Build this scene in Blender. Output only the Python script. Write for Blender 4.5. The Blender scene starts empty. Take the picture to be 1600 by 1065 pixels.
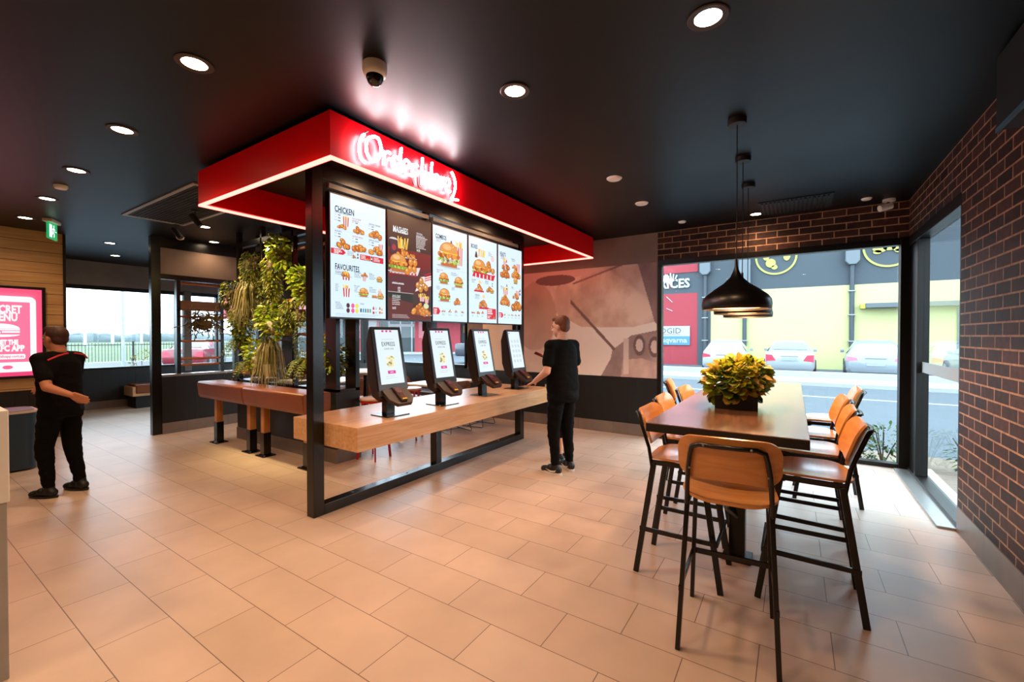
import bpy, math, random
from mathutils import Vector, Matrix, noise
R_ = math.radians
S = bpy.context.scene
COL = S.collection

# ---------------------------------------------------------------- camera, light, exposure
cam_d = bpy.data.cameras.new('camera'); cam = bpy.data.objects.new('camera', cam_d); COL.objects.link(cam)
cam_d.sensor_width = 36.0; cam_d.lens = 675.0 / 1600.0 * 36.0; cam_d.clip_start = 0.02; cam_d.clip_end = 600
cam.location = (0, 0, 1.55); cam.rotation_euler = (R_(90 - 0.72), 0, R_(33.1))
S.camera = cam
S.view_settings.view_transform = 'Standard'; S.view_settings.look = 'None'
S.view_settings.gamma = 1.0; S.view_settings.use_curve_mapping = False
S.view_settings.exposure = 1.15
S.cycles.use_denoising = True
S.cycles.max_bounces = 7; S.cycles.diffuse_bounces = 4; S.cycles.glossy_bounces = 3
S.cycles.transparent_max_bounces = 12; S.cycles.sample_clamp_indirect = 6
S.cycles.caustics_reflective = False; S.cycles.caustics_refractive = False
W = bpy.data.worlds.new('sky'); S.world = W; W.use_nodes = True
bg = W.node_tree.nodes['Background']; bg.inputs[0].default_value = (0.74, 0.89, 1.0, 1); bg.inputs[1].default_value = 3.8
DOWN_W = 31.0          # each ceiling downlight, watts
WARM = (1.0, 0.60, 0.33)

def lamp(kind, name, loc, power, color, size=0.1, rot=(0, 0, 0), spot=None, blend=0.6, sy=None):
    d = bpy.data.lights.new(name, kind); d.energy = power; d.color = color
    if kind == 'AREA':
        d.size = size
        if sy: d.shape = 'RECTANGLE'; d.size_y = sy
    elif kind in ('SPOT', 'POINT'): d.shadow_soft_size = size
    if kind == 'SPOT': d.spot_size = R_(spot or 120); d.spot_blend = blend
    o = bpy.data.objects.new(name, d); COL.objects.link(o); o.location = loc; o.rotation_euler = rot
    return o

# ---------------------------------------------------------------- materials
def lin(c):
    if isinstance(c, str): c = tuple(int(c[i:i+2], 16) / 255 for i in (0, 2, 4))
    return tuple((x / 12.92 if x <= 0.04045 else ((x + 0.055) / 1.055) ** 2.4) for x in c[:3]) + (1,)
MATS = {}
def nt(m):
    m.use_nodes = True; t = m.node_tree; return t, t.nodes['Principled BSDF']
def mat(name, col, rough=0.5, metal=0.0, emit=None, es=0.0, nz=0.0, ns=8.0, bump=0.0, coat=0.0, scale=(1, 1, 1), spec=0.5):
    if name in MATS: return MATS[name]
    m = bpy.data.materials.new(name); t, b = nt(m); MATS[name] = m
    c = lin(col); b.inputs['Base Color'].default_value = c
    b.inputs['Roughness'].default_value = rough; b.inputs['Metallic'].default_value = metal
    b.inputs['Specular IOR Level'].default_value = spec
    if coat: b.inputs['Coat Weight'].default_value = coat; b.inputs['Coat Roughness'].default_value = 0.15
    if emit: b.inputs['Emission Color'].default_value = lin(emit); b.inputs['Emission Strength'].default_value = es
    if nz or bump:
        tc = t.nodes.new('ShaderNodeTexCoord'); mp = t.nodes.new('ShaderNodeMapping'); mp.inputs['Scale'].default_value = scale
        n = t.nodes.new('ShaderNodeTexNoise'); n.inputs['Scale'].default_value = ns; n.inputs['Detail'].default_value = 6
        t.links.new(tc.outputs['Object'], mp.inputs[0]); t.links.new(mp.outputs[0], n.inputs['Vector'])
        if nz:
            r = t.nodes.new('ShaderNodeValToRGB')
            r.color_ramp.elements[0].position = 0.3; r.color_ramp.elements[1].position = 0.7
            r.color_ramp.elements[0].color = tuple(x * (1 - nz) for x in c[:3]) + (1,)
            r.color_ramp.elements[1].color = tuple(min(1, x * (1 + nz)) for x in c[:3]) + (1,)
            t.links.new(n.outputs[0], r.inputs[0]); t.links.new(r.outputs[0], b.inputs['Base Color'])
        if bump:
            bp = t.nodes.new('ShaderNodeBump'); bp.inputs['Strength'].default_value = bump; bp.inputs['Distance'].default_value = 0.01
            t.links.new(n.outputs[0], bp.inputs['Height']); t.links.new(bp.outputs[0], b.inputs['Normal'])
    return m
def wood(name, c1, c2, axis='y', rough=0.4, coat=0.0, k=1.0, spec=0.5):
    m = bpy.data.materials.new(name); t, b = nt(m); MATS[name] = m
    tc = t.nodes.new('ShaderNodeTexCoord'); mp = t.nodes.new('ShaderNodeMapping')
    s = {'x': (0.6, 9, 9), 'y': (9, 0.6, 9), 'z': (9, 9, 0.6)}[axis]; mp.inputs['Scale'].default_value = tuple(v * k for v in s)
    n = t.nodes.new('ShaderNodeTexNoise'); n.inputs['Scale'].default_value = 3.2; n.inputs['Detail'].default_value = 9; n.inputs['Distortion'].default_value = 0.7
    r = t.nodes.new('ShaderNodeValToRGB'); r.color_ramp.elements[0].position = 0.33; r.color_ramp.elements[1].position = 0.66
    r.color_ramp.elements[0].color = lin(c1); r.color_ramp.elements[1].color = lin(c2)
    t.links.new(tc.outputs['Object'], mp.inputs[0]); t.links.new(mp.outputs[0], n.inputs['Vector'])
    t.links.new(n.outputs[0], r.inputs[0]); t.links.new(r.outputs[0], b.inputs['Base Color'])
    b.inputs['Roughness'].default_value = rough; b.inputs['Specular IOR Level'].default_value = spec
    if coat: b.inputs['Coat Weight'].default_value = coat; b.inputs['Coat Roughness'].default_value = 0.2
    return m
def grid_mat(name, axes, w, h, off, c1, c2, mortar, ms, rough=0.6, bump=0.3, x0=0, y0=0, noise_amt=0.12, nscale=5, mrough=None, spec=0.5, smooth=0.1):
    """brick / tile material on object coordinates; axes e.g. 'xy', 'yz', 'xz'"""
    m = bpy.data.materials.new(name); t, b = nt(m); MATS[name] = m; N = t.nodes.new; L = t.links.new
    tc = N('ShaderNodeTexCoord'); sp = N('ShaderNodeSeparateXYZ'); L(tc.outputs['Object'], sp.inputs[0])
    cb = N('ShaderNodeCombineXYZ')
    for i, (a, o) in enumerate(zip(axes, (x0, y0))):
        mm = N('ShaderNodeMath'); mm.operation = 'SUBTRACT'; mm.inputs[1].default_value = o
        L(sp.outputs['xyz'.index(a)], mm.inputs[0]); L(mm.outputs[0], cb.inputs[i])
    br = N('ShaderNodeTexBrick'); L(cb.outputs[0], br.inputs['Vector'])
    br.offset = off; br.inputs['Scale'].default_value = 1.0
    br.inputs['Brick Width'].default_value = w; br.inputs['Row Height'].default_value = h
    br.inputs['Mortar Size'].default_value = ms; br.inputs['Mortar Smooth'].default_value = smooth
    br.inputs['Color1'].default_value = lin(c1); br.inputs['Color2'].default_value = lin(c2); br.inputs['Mortar'].default_value = lin(mortar)
    n = N('ShaderNodeTexNoise'); n.inputs['Scale'].default_value = nscale; n.inputs['Detail'].default_value = 8; L(tc.outputs['Object'], n.inputs['Vector'])
    hs = N('ShaderNodeHueSaturation'); mr = N('ShaderNodeMapRange'); mr.inputs['To Min'].default_value = 1 - noise_amt; mr.inputs['To Max'].default_value = 1 + noise_amt
    mr.inputs['From Min'].default_value = 0.3; mr.inputs['From Max'].default_value = 0.7
    L(n.outputs[0], mr.inputs['Value']); L(mr.outputs[0], hs.inputs['Value']); L(br.outputs['Color'], hs.inputs['Color']); L(hs.outputs[0], b.inputs['Base Color'])
    b.inputs['Roughness'].default_value = rough; b.inputs['Specular IOR Level'].default_value = spec
    bp = N('ShaderNodeBump'); bp.inputs['Strength'].default_value = bump; bp.inputs['Distance'].default_value = 0.006; bp.invert = True
    ad = N('ShaderNodeMath'); ad.operation = 'MULTIPLY_ADD'; ad.inputs[1].default_value = 0.12
    L(n.outputs[0], ad.inputs[0]); L(br.outputs['Fac'], ad.inputs[2]); L(ad.outputs[0], bp.inputs['Height']); L(bp.outputs[0], b.inputs['Normal'])
    return m
def plank_mat(name, axis, w, c1, c2, groove, rough=0.45, gap=0.06, wood_axis=None, spec=0.5):
    """boards along one axis with dark grooves, faint noise"""
    m = bpy.data.materials.new(name); t, b = nt(m); MATS[name] = m; N = t.nodes.new; L = t.links.new
    tc = N('ShaderNodeTexCoord'); sp = N('ShaderNodeSeparateXYZ'); L(tc.outputs['Object'], sp.inputs[0])
    d = N('ShaderNodeMath'); d.operation = 'DIVIDE'; d.inputs[1].default_value = w
    if axis == 'xy':
        s = N('ShaderNodeMath'); s.operation = 'ADD'; L(sp.outputs[0], s.inputs[0]); L(sp.outputs[1], s.inputs[1]); L(s.outputs[0], d.inputs[0])
    else: L(sp.outputs['xyz'.index(axis)], d.inputs[0])
    fr = N('ShaderNodeMath'); fr.operation = 'FRACT'; L(d.outputs[0], fr.inputs[0])
    lt = N('ShaderNodeMath'); lt.operation = 'LESS_THAN'; lt.inputs[1].default_value = gap; L(fr.outputs[0], lt.inputs[0])
    n = N('ShaderNodeTexNoise'); n.inputs['Scale'].default_value = 3; n.inputs['Detail'].default_value = 8
    mp = N('ShaderNodeMapping'); mp.inputs['Scale'].default_value = {'x': (0.6, 9, 9), 'y': (9, 0.6, 9), 'z': (9, 9, .6), None: (3, 3, 3)}[wood_axis]
    L(tc.outputs['Object'], mp.inputs[0]); L(mp.outputs[0], n.inputs['Vector'])
    r = N('ShaderNodeValToRGB'); r.color_ramp.elements[0].position = 0.33; r.color_ramp.elements[1].position = 0.66
    r.color_ramp.elements[0].color = lin(c1); r.color_ramp.elements[1].color = lin(c2); L(n.outputs[0], r.inputs[0])
    mx = N('ShaderNodeMix'); mx.data_type = 'RGBA'; L(lt.outputs[0], mx.inputs['Factor']); L(r.outputs[0], mx.inputs['A']); mx.inputs['B'].default_value = lin(groove)
    L(mx.outputs['Result'], b.inputs['Base Color']); b.inputs['Roughness'].default_value = rough; b.inputs['Specular IOR Level'].default_value = spec
    bp = N('ShaderNodeBump'); bp.inputs['Strength'].default_value = 0.6; bp.inputs['Distance'].default_value = 0.006; bp.invert = True
    L(lt.outputs[0], bp.inputs['Height']); L(bp.outputs[0], b.inputs['Normal'])
    return m
def emis(name, col, s):
    if name in MATS: return MATS[name]
    m = bpy.data.materials.new(name); m.use_nodes = True; t = m.node_tree; t.nodes.clear(); MATS[name] = m
    e = t.nodes.new('ShaderNodeEmission'); e.inputs[0].default_value = lin(col); e.inputs[1].default_value = s
    o = t.nodes.new('ShaderNodeOutputMaterial'); t.links.new(e.outputs[0], o.inputs[0]); return m
def vcol_mat(name, es=0.0, rough=0.5, mul=1.0):
    """colour attribute 'col': print (es=0) or lit screen (es>0)"""
    m = bpy.data.materials.new(name); t, b = nt(m); MATS[name] = m
    a = t.nodes.new('ShaderNodeAttribute'); a.attribute_name = 'col'
    b.inputs['Roughness'].default_value = rough
    if es:
        b.inputs['Base Color'].default_value = (0.01, 0.01, 0.01, 1)
        t.links.new(a.outputs['Color'], b.inputs['Emission Color']); b.inputs['Emission Strength'].default_value = es
    else: t.links.new(a.outputs['Color'], b.inputs['Base Color'])
    return m
def glass_mat(name, tint=(0.94, 0.98, 1.0), rough=0.0):
    m = bpy.data.materials.new(name); m.use_nodes = True; t = m.node_tree; t.nodes.clear(); MATS[name] = m; N = t.nodes.new
    tr = N('ShaderNodeBsdfTransparent'); tr.inputs[0].default_value = tint + (1,)
    gl = N('ShaderNodeBsdfGlossy'); gl.inputs['Roughness'].default_value = rough
    fr = N('ShaderNodeFresnel'); fr.inputs[0].default_value = 1.4
    mx = N('ShaderNodeMixShader'); o = N('ShaderNodeOutputMaterial')
    ge = N('ShaderNodeNewGeometry'); iv = N('ShaderNodeMath'); iv.operation = 'SUBTRACT'; iv.inputs[0].default_value = 1; mu = N('ShaderNodeMath'); mu.operation = 'MULTIPLY'
    t.links.new(ge.outputs['Backfacing'], iv.inputs[1]); t.links.new(iv.outputs[0], mu.inputs[0]); t.links.new(fr.outputs[0], mu.inputs[1])
    t.links.new(mu.outputs[0], mx.inputs[0]); t.links.new(tr.outputs[0], mx.inputs[1]); t.links.new(gl.outputs[0], mx.inputs[2]); t.links.new(mx.outputs[0], o.inputs[0])
    return m

FLOOR = grid_mat('floor_tile', 'xy', 0.61, 0.306, 0.5, 'ccb7a7', 'c3ae9c', '6e5c50', 0.0022, rough=0.40, bump=0.12, x0=0.782, y0=2.785, noise_amt=0.10, nscale=2.2, spec=0.36)
BRICK_YZ = grid_mat('brick_side', 'yz', 0.24, 0.086, 0.5, '4a2f28', '291c1a', 'aa8468', 0.0065, rough=0.6, bump=0.8, noise_amt=0.3, nscale=18, spec=.2)
BRICK_XZ = grid_mat('brick_back', 'xz', 0.24, 0.086, 0.5, '4a2f28', '291c1a', 'aa8468', 0.0065, rough=0.6, bump=0.8, noise_amt=0.3, nscale=18, spec=.2, x0=0.05)
KICK = grid_mat('kick_tile', 'yz', 0.6, 1.0, 0.0, '7b6f68', '746860', '4d4540', 0.002, rough=0.4, bump=0.1, y0=-0.5)
KICKX = grid_mat('kick_tile_back', 'xz', 0.6, 1.0, 0.0, '7b6f68', '746860', '4d4540', 0.002, rough=0.4, bump=0.1, y0=-0.5)
CEIL = mat('ceiling_paint', '04070a', 0.42, spec=0.27)
CLAD = plank_mat('dark_cladding', 'xy', 0.14, '101113', '131416', '050506', rough=0.45, gap=0.06)
BATTEN = plank_mat('timber_cladding', 'z', 0.155, 'c4965e', 'd8ae78', '30200f', rough=0.5, gap=0.045, wood_axis='y')
PLASTER = mat('taupe_render', '8c7a70', 0.8, nz=0.12, ns=3.0, bump=0.1)
BLACK = mat('black_steel', '070708', 0.27, 0.0, spec=0.5)
BLACKM = mat('matte_black', '0d0d0e', 0.6)
ALU = mat('bronze_aluminium', '16130f', 0.4, 0.5)
GREYM = mat('grey_aluminium', '8b8f92', 0.4, 0.6)
CHROME = mat('chrome', 'c8c8c8', 0.15, 1.0)
WHITE = mat('white_plastic', 'f2eee8', 0.4)
GLASS = glass_mat('window_glass')
RED = mat('red_laminate', 'fc000e', 0.42, spec=.3)
OAK = wood('oak_counter', 'c49468', 'dab084', 'y', 0.32)
OAKX = wood('oak_x', 'c49468', 'dab084', 'x', 0.32)
OAKZ = wood('oak_post', 'a86c3a', 'c68a50', 'z', 0.4)
TAB = wood('table_veneer', '7a4c32', '9c6a48', 'y', 0.22, coat=1.0, spec=0.6)
PLY = wood('seat_ply', 'cf8a46', 'e09c56', 'x', 0.30, coat=.4, k=0.8)
PLYE = mat('ply_edge', 'a8743f', 0.5)
LEATHER = mat('tan_leather', '80441c', 0.36, nz=0.12, ns=5, bump=0.08)
LED = emis('led_strip', 'ff6257', 3.4)
NEON = emis('neon_white', 'f6fbff', 24.0)
WARMDISC = emis('downlight_glow', 'ffe3bd', 14.0)
POTW = mat('white_ceramic', 'e2dcd2', 0.45)
SCR = vcol_mat('screen_pixels', es=0.5)
PRINT = vcol_mat('print_ink', rough=0.6)

# ---------------------------------------------------------------- mesh builder
class MB:
    def __init__(s): s.v = []; s.f = []; s.c = []; s.col = (1, 1, 1, 1); s.usecol = False
    def color(s, c): s.col = lin(c); s.usecol = True; return s
    def add(s, vs, fs):
        n = len(s.v); s.v += [tuple(v) for v in vs]; s.f += [tuple(i + n for i in f) for f in fs]; s.c += [s.col] * len(vs); return s
    def box(s, x0, y0, z0, x1, y1, z1):
        if x0 > x1: x0, x1 = x1, x0
        if y0 > y1: y0, y1 = y1, y0
        if z0 > z1: z0, z1 = z1, z0
        return s.add([(x0, y0, z0), (x1, y0, z0), (x1, y1, z0), (x0, y1, z0), (x0, y0, z1), (x1, y0, z1), (x1, y1, z1), (x0, y1, z1)],
              [(0, 3, 2, 1), (4, 5, 6, 7), (0, 1, 5, 4), (1, 2, 6, 5), (2, 3, 7, 6), (3, 0, 4, 7)])
    def bar(s, p, q, w, h=None, up=(0, 0, 1)):
        h = h or w; p = Vector(p); q = Vector(q); d = (q - p).normalized(); u = Vector(up)
        if abs(d.dot(u)) > 0.98: u = Vector((0, 1, 0))
        a = d.cross(u).normalized() * w / 2; b = a.cross(d).normalized() * h / 2
        vs = [p - a - b, p + a - b, p + a + b, p - a + b, q - a - b, q + a - b, q + a + b, q - a + b]
        return s.add(vs, [(0, 1, 2, 3), (7, 6, 5, 4), (1, 0, 4, 5), (2, 1, 5, 6), (3, 2, 6, 7), (0, 3, 7, 4)])
    def tube(s, pts, r, n=8, closed=False):
        pts = [Vector(p) for p in pts]; m = len(pts); rs = r if isinstance(r, (list, tuple)) else [r] * m
        vs = []; prev = None
        for i, p in enumerate(pts):
            a = pts[i - 1] if (i or closed) else p; b = pts[(i + 1) % m] if (i < m - 1 or closed) else p
            d = (b - a); d = d.normalized() if d.length > 1e-9 else Vector((0, 0, 1))
            if prev is None:
                u = Vector((0, 0, 1)) if abs(d.z) < 0.9 else Vector((0, 1, 0)); x = d.cross(u).normalized()
            else:
                x = prev - d * prev.dot(d); x = x.normalized() if x.length > 1e-6 else d.orthogonal().normalized()
            prev = x; y = d.cross(x)
            for k in range(n):
                t = 2 * math.pi * k / n; vs.append(p + (x * math.cos(t) + y * math.sin(t)) * rs[i])
        fs = []
        for i in range(m if closed else m - 1):
            for k in range(n):
                a = i * n + k; b = i * n + (k + 1) % n; c = ((i + 1) % m) * n + (k + 1) % n; d = ((i + 1) % m) * n + k
                fs.append((a, b, c, d))
        if not closed: fs.append(tuple(range(n - 1, -1, -1))); fs.append(tuple((m - 1) * n + k for k in range(n)))
        return s.add(vs, fs)
    def lathe(s, prof, c=(0, 0, 0), n=24, cap=True, axis='z'):
        vs = []
        for r, z in prof:
            for k in range(n):
                t = 2 * math.pi * k / n; a, b = r * math.cos(t), r * math.sin(t)
                p = {'z': (a, b, z), 'x': (z, a, b), 'y': (b, z, a)}[axis]
                vs.append((c[0] + p[0], c[1] + p[1], c[2] + p[2]))
        fs = []
        for i in range(len(prof) - 1):
            for k in range(n):
                fs.append((i * n + k, i * n + (k + 1) % n, (i + 1) * n + (k + 1) % n, (i + 1) * n + k))
        if cap: fs.append(tuple(range(n - 1, -1, -1))); fs.append(tuple((len(prof) - 1) * n + k for k in range(n)))
        return s.add(vs, fs)
    def sphere(s, c, r, n=12, m=8, M=None):
        rx, ry, rz = r if isinstance(r, (list, tuple)) else (r, r, r); vs = []
        for i in range(1, m):
            a = math.pi * i / m
            for k in range(n):
                t = 2 * math.pi * k / n; vs.append(Vector((rx * math.sin(a) * math.cos(t), ry * math.sin(a) * math.sin(t), rz * math.cos(a))))
        vs += [Vector((0, 0, rz)), Vector((0, 0, -rz))]
        if M: vs = [M @ v for v in vs]
        vs = [v + Vector(c) for v in vs]; T = len(vs) - 2; fs = []
        for i in range(m - 2):
            for k in range(n): fs.append((i * n + k, (i + 1) * n + k, (i + 1) * n + (k + 1) % n, i * n + (k + 1) % n))
        for k in range(n): fs.append((T, k, (k + 1) % n)); fs.append((T + 1, (m - 2) * n + (k + 1) % n, (m - 2) * n + k))
        return s.add(vs, fs)
    def prism(s, poly, fn0, fn1):
        """poly: 2-D points; fn0/fn1 map (u,v)->3-D for the two faces"""
        n = len(poly); s.add([fn0(*p) for p in poly] + [fn1(*p) for p in poly],
              [tuple(range(n - 1, -1, -1)), tuple(range(n, 2 * n))] + [(i, (i + 1) % n, n + (i + 1) % n, n + i) for i in range(n)]); return s
    def quad(s, *p): return s.add(p, [tuple(range(len(p)))])
    def xf(s, M): s.v = [tuple(M @ Vector(v)) for v in s.v]; return s
    def build(s, name, m, parent=None, bev=0, seg=2, smooth=None, loc=None):
        me = bpy.data.meshes.new(name); me.from_pydata(s.v, [], s.f); me.update()
        if s.usecol:
            a = me.color_attributes.new('col', 'FLOAT_COLOR', 'POINT'); a.data.foreach_set('color', [x for c in s.c for x in c])
        if smooth is not None:
            me.polygons.foreach_set('use_smooth', [True] * len(me.polygons)); me.set_sharp_from_angle(angle=R_(smooth))
        me.materials.append(m)
        o = bpy.data.objects.new(name, me); COL.objects.link(o)
        if parent: o.parent = parent
        if loc: o.location = loc
        if bev:
            b = o.modifiers.new('bevel', 'BEVEL'); b.width = bev; b.segments = seg; b.limit_method = 'ANGLE'; b.angle_limit = R_(40)
        return o
def tag(o, label, cat, group=None, kind=None):
    if label: o['label'] = label
    if cat: o['category'] = cat
    if group: o['group'] = group
    if kind: o['kind'] = kind
    return o
def thing(name, label, cat, loc=(0, 0, 0), rz=0, group=None):
    o = bpy.data.objects.new(name, None); COL.objects.link(o); o.location = loc; o.rotation_euler = (0, 0, rz); o.empty_display_size = 0.05
    return tag(o, label, cat, group)
def struct(name, mb, m, label, parent=None, **k):
    o = mb.build(name, m, parent, **k)
    if not parent: o['kind'] = 'structure'; o['label'] = label
    return o
KIDS = {}
def dup(src, loc, rz=None, label=None, group=None):
    def cp(o, parent):
        c = o.copy(); COL.objects.link(c)
        if parent: c.parent = parent
        for ch in [x for x in ALL if x.parent == o]: cp(ch, c)
        return c
    ALL = list(COL.objects)
    c = cp(src, None); c.location = loc
    if rz is not None: c.rotation_euler = (0, 0, rz)
    if label: c['label'] = label
    if group: c['group'] = group
    return c
def text(body, size, M, m, parent, name='lettering', sx=1.0, off=0.0, ext=0.0, align='LEFT', sp=1.0):
    cu = bpy.data.curves.new(name, 'FONT'); cu.body = body; cu.size = size; cu.align_x = align; cu.offset = off; cu.extrude = ext; cu.space_character = sp
    cu.resolution_u = 2
    o = bpy.data.objects.new(name, cu); COL.objects.link(o)
    dg = bpy.context.evaluated_depsgraph_get(); me = bpy.data.meshes.new_from_object(o.evaluated_get(dg)); bpy.data.objects.remove(o); 
    me.transform(Matrix.Diagonal((sx, 1, 1, 1))); me.transform(M); me.materials.clear(); me.materials.append(m)
    o = bpy.data.objects.new(name, me); COL.objects.link(o); o.parent = parent
    return o
def basis(origin, right, up):
    r = Vector(right).normalized(); u = Vector(up).normalized(); n = r.cross(u); M = Matrix((r, u, n)).transposed().to_4x4(); M.translation = Vector(origin); return M

# ================================================================= SETTING
XL, XR, YB, YF, H = -12.3, 1.1, 6.65, -3.2, 3.1
struct('floor', MB().box(XL - .2, YF - .2, -0.12, XR + .25, YB + .2, 0), FLOOR, 'warm grey beige tiled floor in a running half bond')
struct('ceiling', MB().box(XL - .2, YF - .2, H, XR + .25, YB + .2, H + .25), CEIL, 'dark satin painted ceiling')
# right brick wall x = XR, window between y 4.8 and 6.65
w = MB().box(XR, YF, 0.2, XR + .2, 4.78, H).box(XR, 4.78, 2.68, XR + .2, YB + .2, H)
struct('wall_right', w, BRICK_YZ, 'dark brown brick side wall with tan mortar')
struct('baseboard_right', MB().box(XR - .008, YF, 0, XR + .2, 4.78, 0.2), KICK, 'grey tile skirting under the brick wall')
# back wall
w = MB().box(-1.72, YB, 2.68, XR, YB + .2, H)
struct('wall_back_brick', w, BRICK_XZ, 'brick band above the large back window')
w = MB().box(XL, YB, 2.65, -1.72, YB + .2, H).box(-5.42, YB, 0.9, -1.72, YB + .2, 2.65)
struct('wall_back', w, PLASTER, 'taupe rendered band above the photo mural')
struct('wall_back_cladding', MB().box(XL, YB - .012, 0.18, -1.72, YB + .2, 0.9), CLAD, 'black grooved wainscot under the photo mural')
struct('baseboard_back', MB().box(XL, YB - .02, 0, -1.72, YB + .2, 0.18), KICKX, 'grey tile skirting under the black wainscot')
# left wall
w = MB().box(XL - .2, YF, 2.6, XL, YB + .2, H).box(XL - .2, YF, .8, XL, 0.6, 2.6)
struct('wall_left', w, PLASTER, 'taupe rendered band above the far left window')
struct('wall_left_cladding', MB().box(XL - .2, YF, 0.16, XL + .012, YB, 0.82), CLAD, 'black grooved wainscot under the far left window')
struct('baseboard_left', MB().box(XL - .2, YF, 0, XL + .02, YB, 0.16), KICK, 'grey tile skirting under the far left wainscot')
struct('wall_front', MB().box(XL - .2, YF - .2, 0, XR + .2, YF, H), PLASTER, 'taupe wall behind the viewer')
struct('roof_light_blocker', MB().box(XL - 2.4, -3.4, 2.95, XL - .2, YB + .2, H + .25), PLASTER, 'added unseen overhang blocking skylight outside the far left window')  # out-of-view overhang, added to cut the daylight on the left floor
# timber clad wall end on the left
struct('wall_timber', MB().box(-9.6, YF, 0.75, -9.4, 1.8, H), BATTEN, 'horizontal honey timber boards on the left wall')
struct('trim_timber', MB().box(-9.6, 1.8, 0.0, -9.38, 1.83, H), BLACKM, 'black edge trim of the timber wall')
struct('wall_timber_cladding', MB().box(-9.59, YF, 0.16, -9.41, 1.8, 0.75), CLAD, 'black grooved cladding below the timber boards')
struct('baseboard_timber', MB().box(-9.6, YF, 0, -9.395, 1.8, 0.16), KICK, 'grey tile skirting below the timber wall')

def window(n, label, frames, panes, m=ALU):
    f = MB()
    for b in frames: f.box(*b)
    o = f.build('window_%d' % n, m, bev=0.003); o['kind'] = 'structure'; o['label'] = label
    for b in panes: MB().box(*b).build('window_pane', GLASS, o)
    return o
y = YB
window(1, 'large black framed window behind the high table', [(-1.72, y, 2.6, 1.1, y + .12, 2.68), (-1.72, y, 0, -1.66, y + .12, 2.6), (1.03, y - .02, 0, 1.14, y + .12, 2.68), (-1.66, y, 0, 1.03, y + .12, 0.05)],
       [(-1.66, y + .05, .05, 1.03, y + .056, 2.6)])
x = XR
window(2, 'tall side window between the corner and the brick wall', [(x, 4.78, 2.58, x + .12, 6.65, 2.68), (x, 4.78, 0, x + .12, 6.6, 0.05), (x, 6.22, .05, x + .1, 6.3, 2.58), (x, 4.78, .05, x + .12, 4.81, 2.6), (x + .02, 6.3, .05, x + .08, 6.62, 2.58)],
       [(x + .05, 4.81, .05, x + .056, 6.22, 2.58)])
window(3, 'black framed window left of the photo mural', [(XL, y, .9, -5.4, y + .12, .97), (XL, y, 2.58, -5.4, y + .12, 2.66), (-5.46, y, .9, -5.38, y + .12, 2.6), (-8.62, y - .02, .9, -8.5, y + .12, 2.6), (XL, y, .9, XL + .08, y + .12, 2.6), (-10.4, y, .9, -10.3, y + .1, 2.6)],
       [(-8.5, y + .05, .97, -5.46, y + .056, 2.58), (-10.3, y + .05, .97, -8.62, y + .056, 2.58), (XL + .08, y + .05, .97, -10.4, y + .056, 2.58)])
x = XL
window(4, 'wide bright window on the far left wall', [(x - .12, .6, .82, x, y, .87), (x - .12, .6, 2.52, x, y, 2.6), (x - .12, .6, .82, x, .68, 2.6), (x - .12, 4.24, .82, x, 4.34, 2.6), (x - .12, 5.1, .82, x, 5.18, 2.6), (x - .12, 6.55, .82, x, 6.65, 2.6)],
       [(x - .06, .68, .87, x - .054, 4.24, 2.52), (x - .06, 4.34, .87, x - .054, 5.1, 2.52), (x - .06, 5.18, .87, x - .054, 6.55, 2.52)])
MB().box(x - .1, 4.4, .7, x + .03, 4.55, 2.62).build('window_post', mat('brown_mullion', '6b5a50', 0.6), bpy.data.objects['window_4'])
def frost_mat():
    m = bpy.data.materials.new('frosted_film'); m.use_nodes = True; t = m.node_tree; t.nodes.clear(); N = t.nodes.new
    a = N('ShaderNodeBsdfDiffuse'); b = N('ShaderNodeBsdfTranslucent'); x = N('ShaderNodeMixShader'); o = N('ShaderNodeOutputMaterial')
    a.inputs[0].default_value = b.inputs[0].default_value = (.5, .52, .52, 1); t.links.new(a.outputs[0], x.inputs[1]); t.links.new(b.outputs[0], x.inputs[2]); t.links.new(x.outputs[0], o.inputs[0]); return m
# white safety band on the side window
d = MB().box(XR + .046, 4.82, 1.16, XR + .0495, 6.22, 1.27).build('safety_decal', frost_mat(), bpy.data.objects['window_2'])
struct('trim_threshold', MB().box(0.98, 4.78, 0, XR, 6.6, 0.018), mat('track_metal', 'a8a8a4', 0.3, 0.7), 'metal threshold track along the side window')

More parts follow.
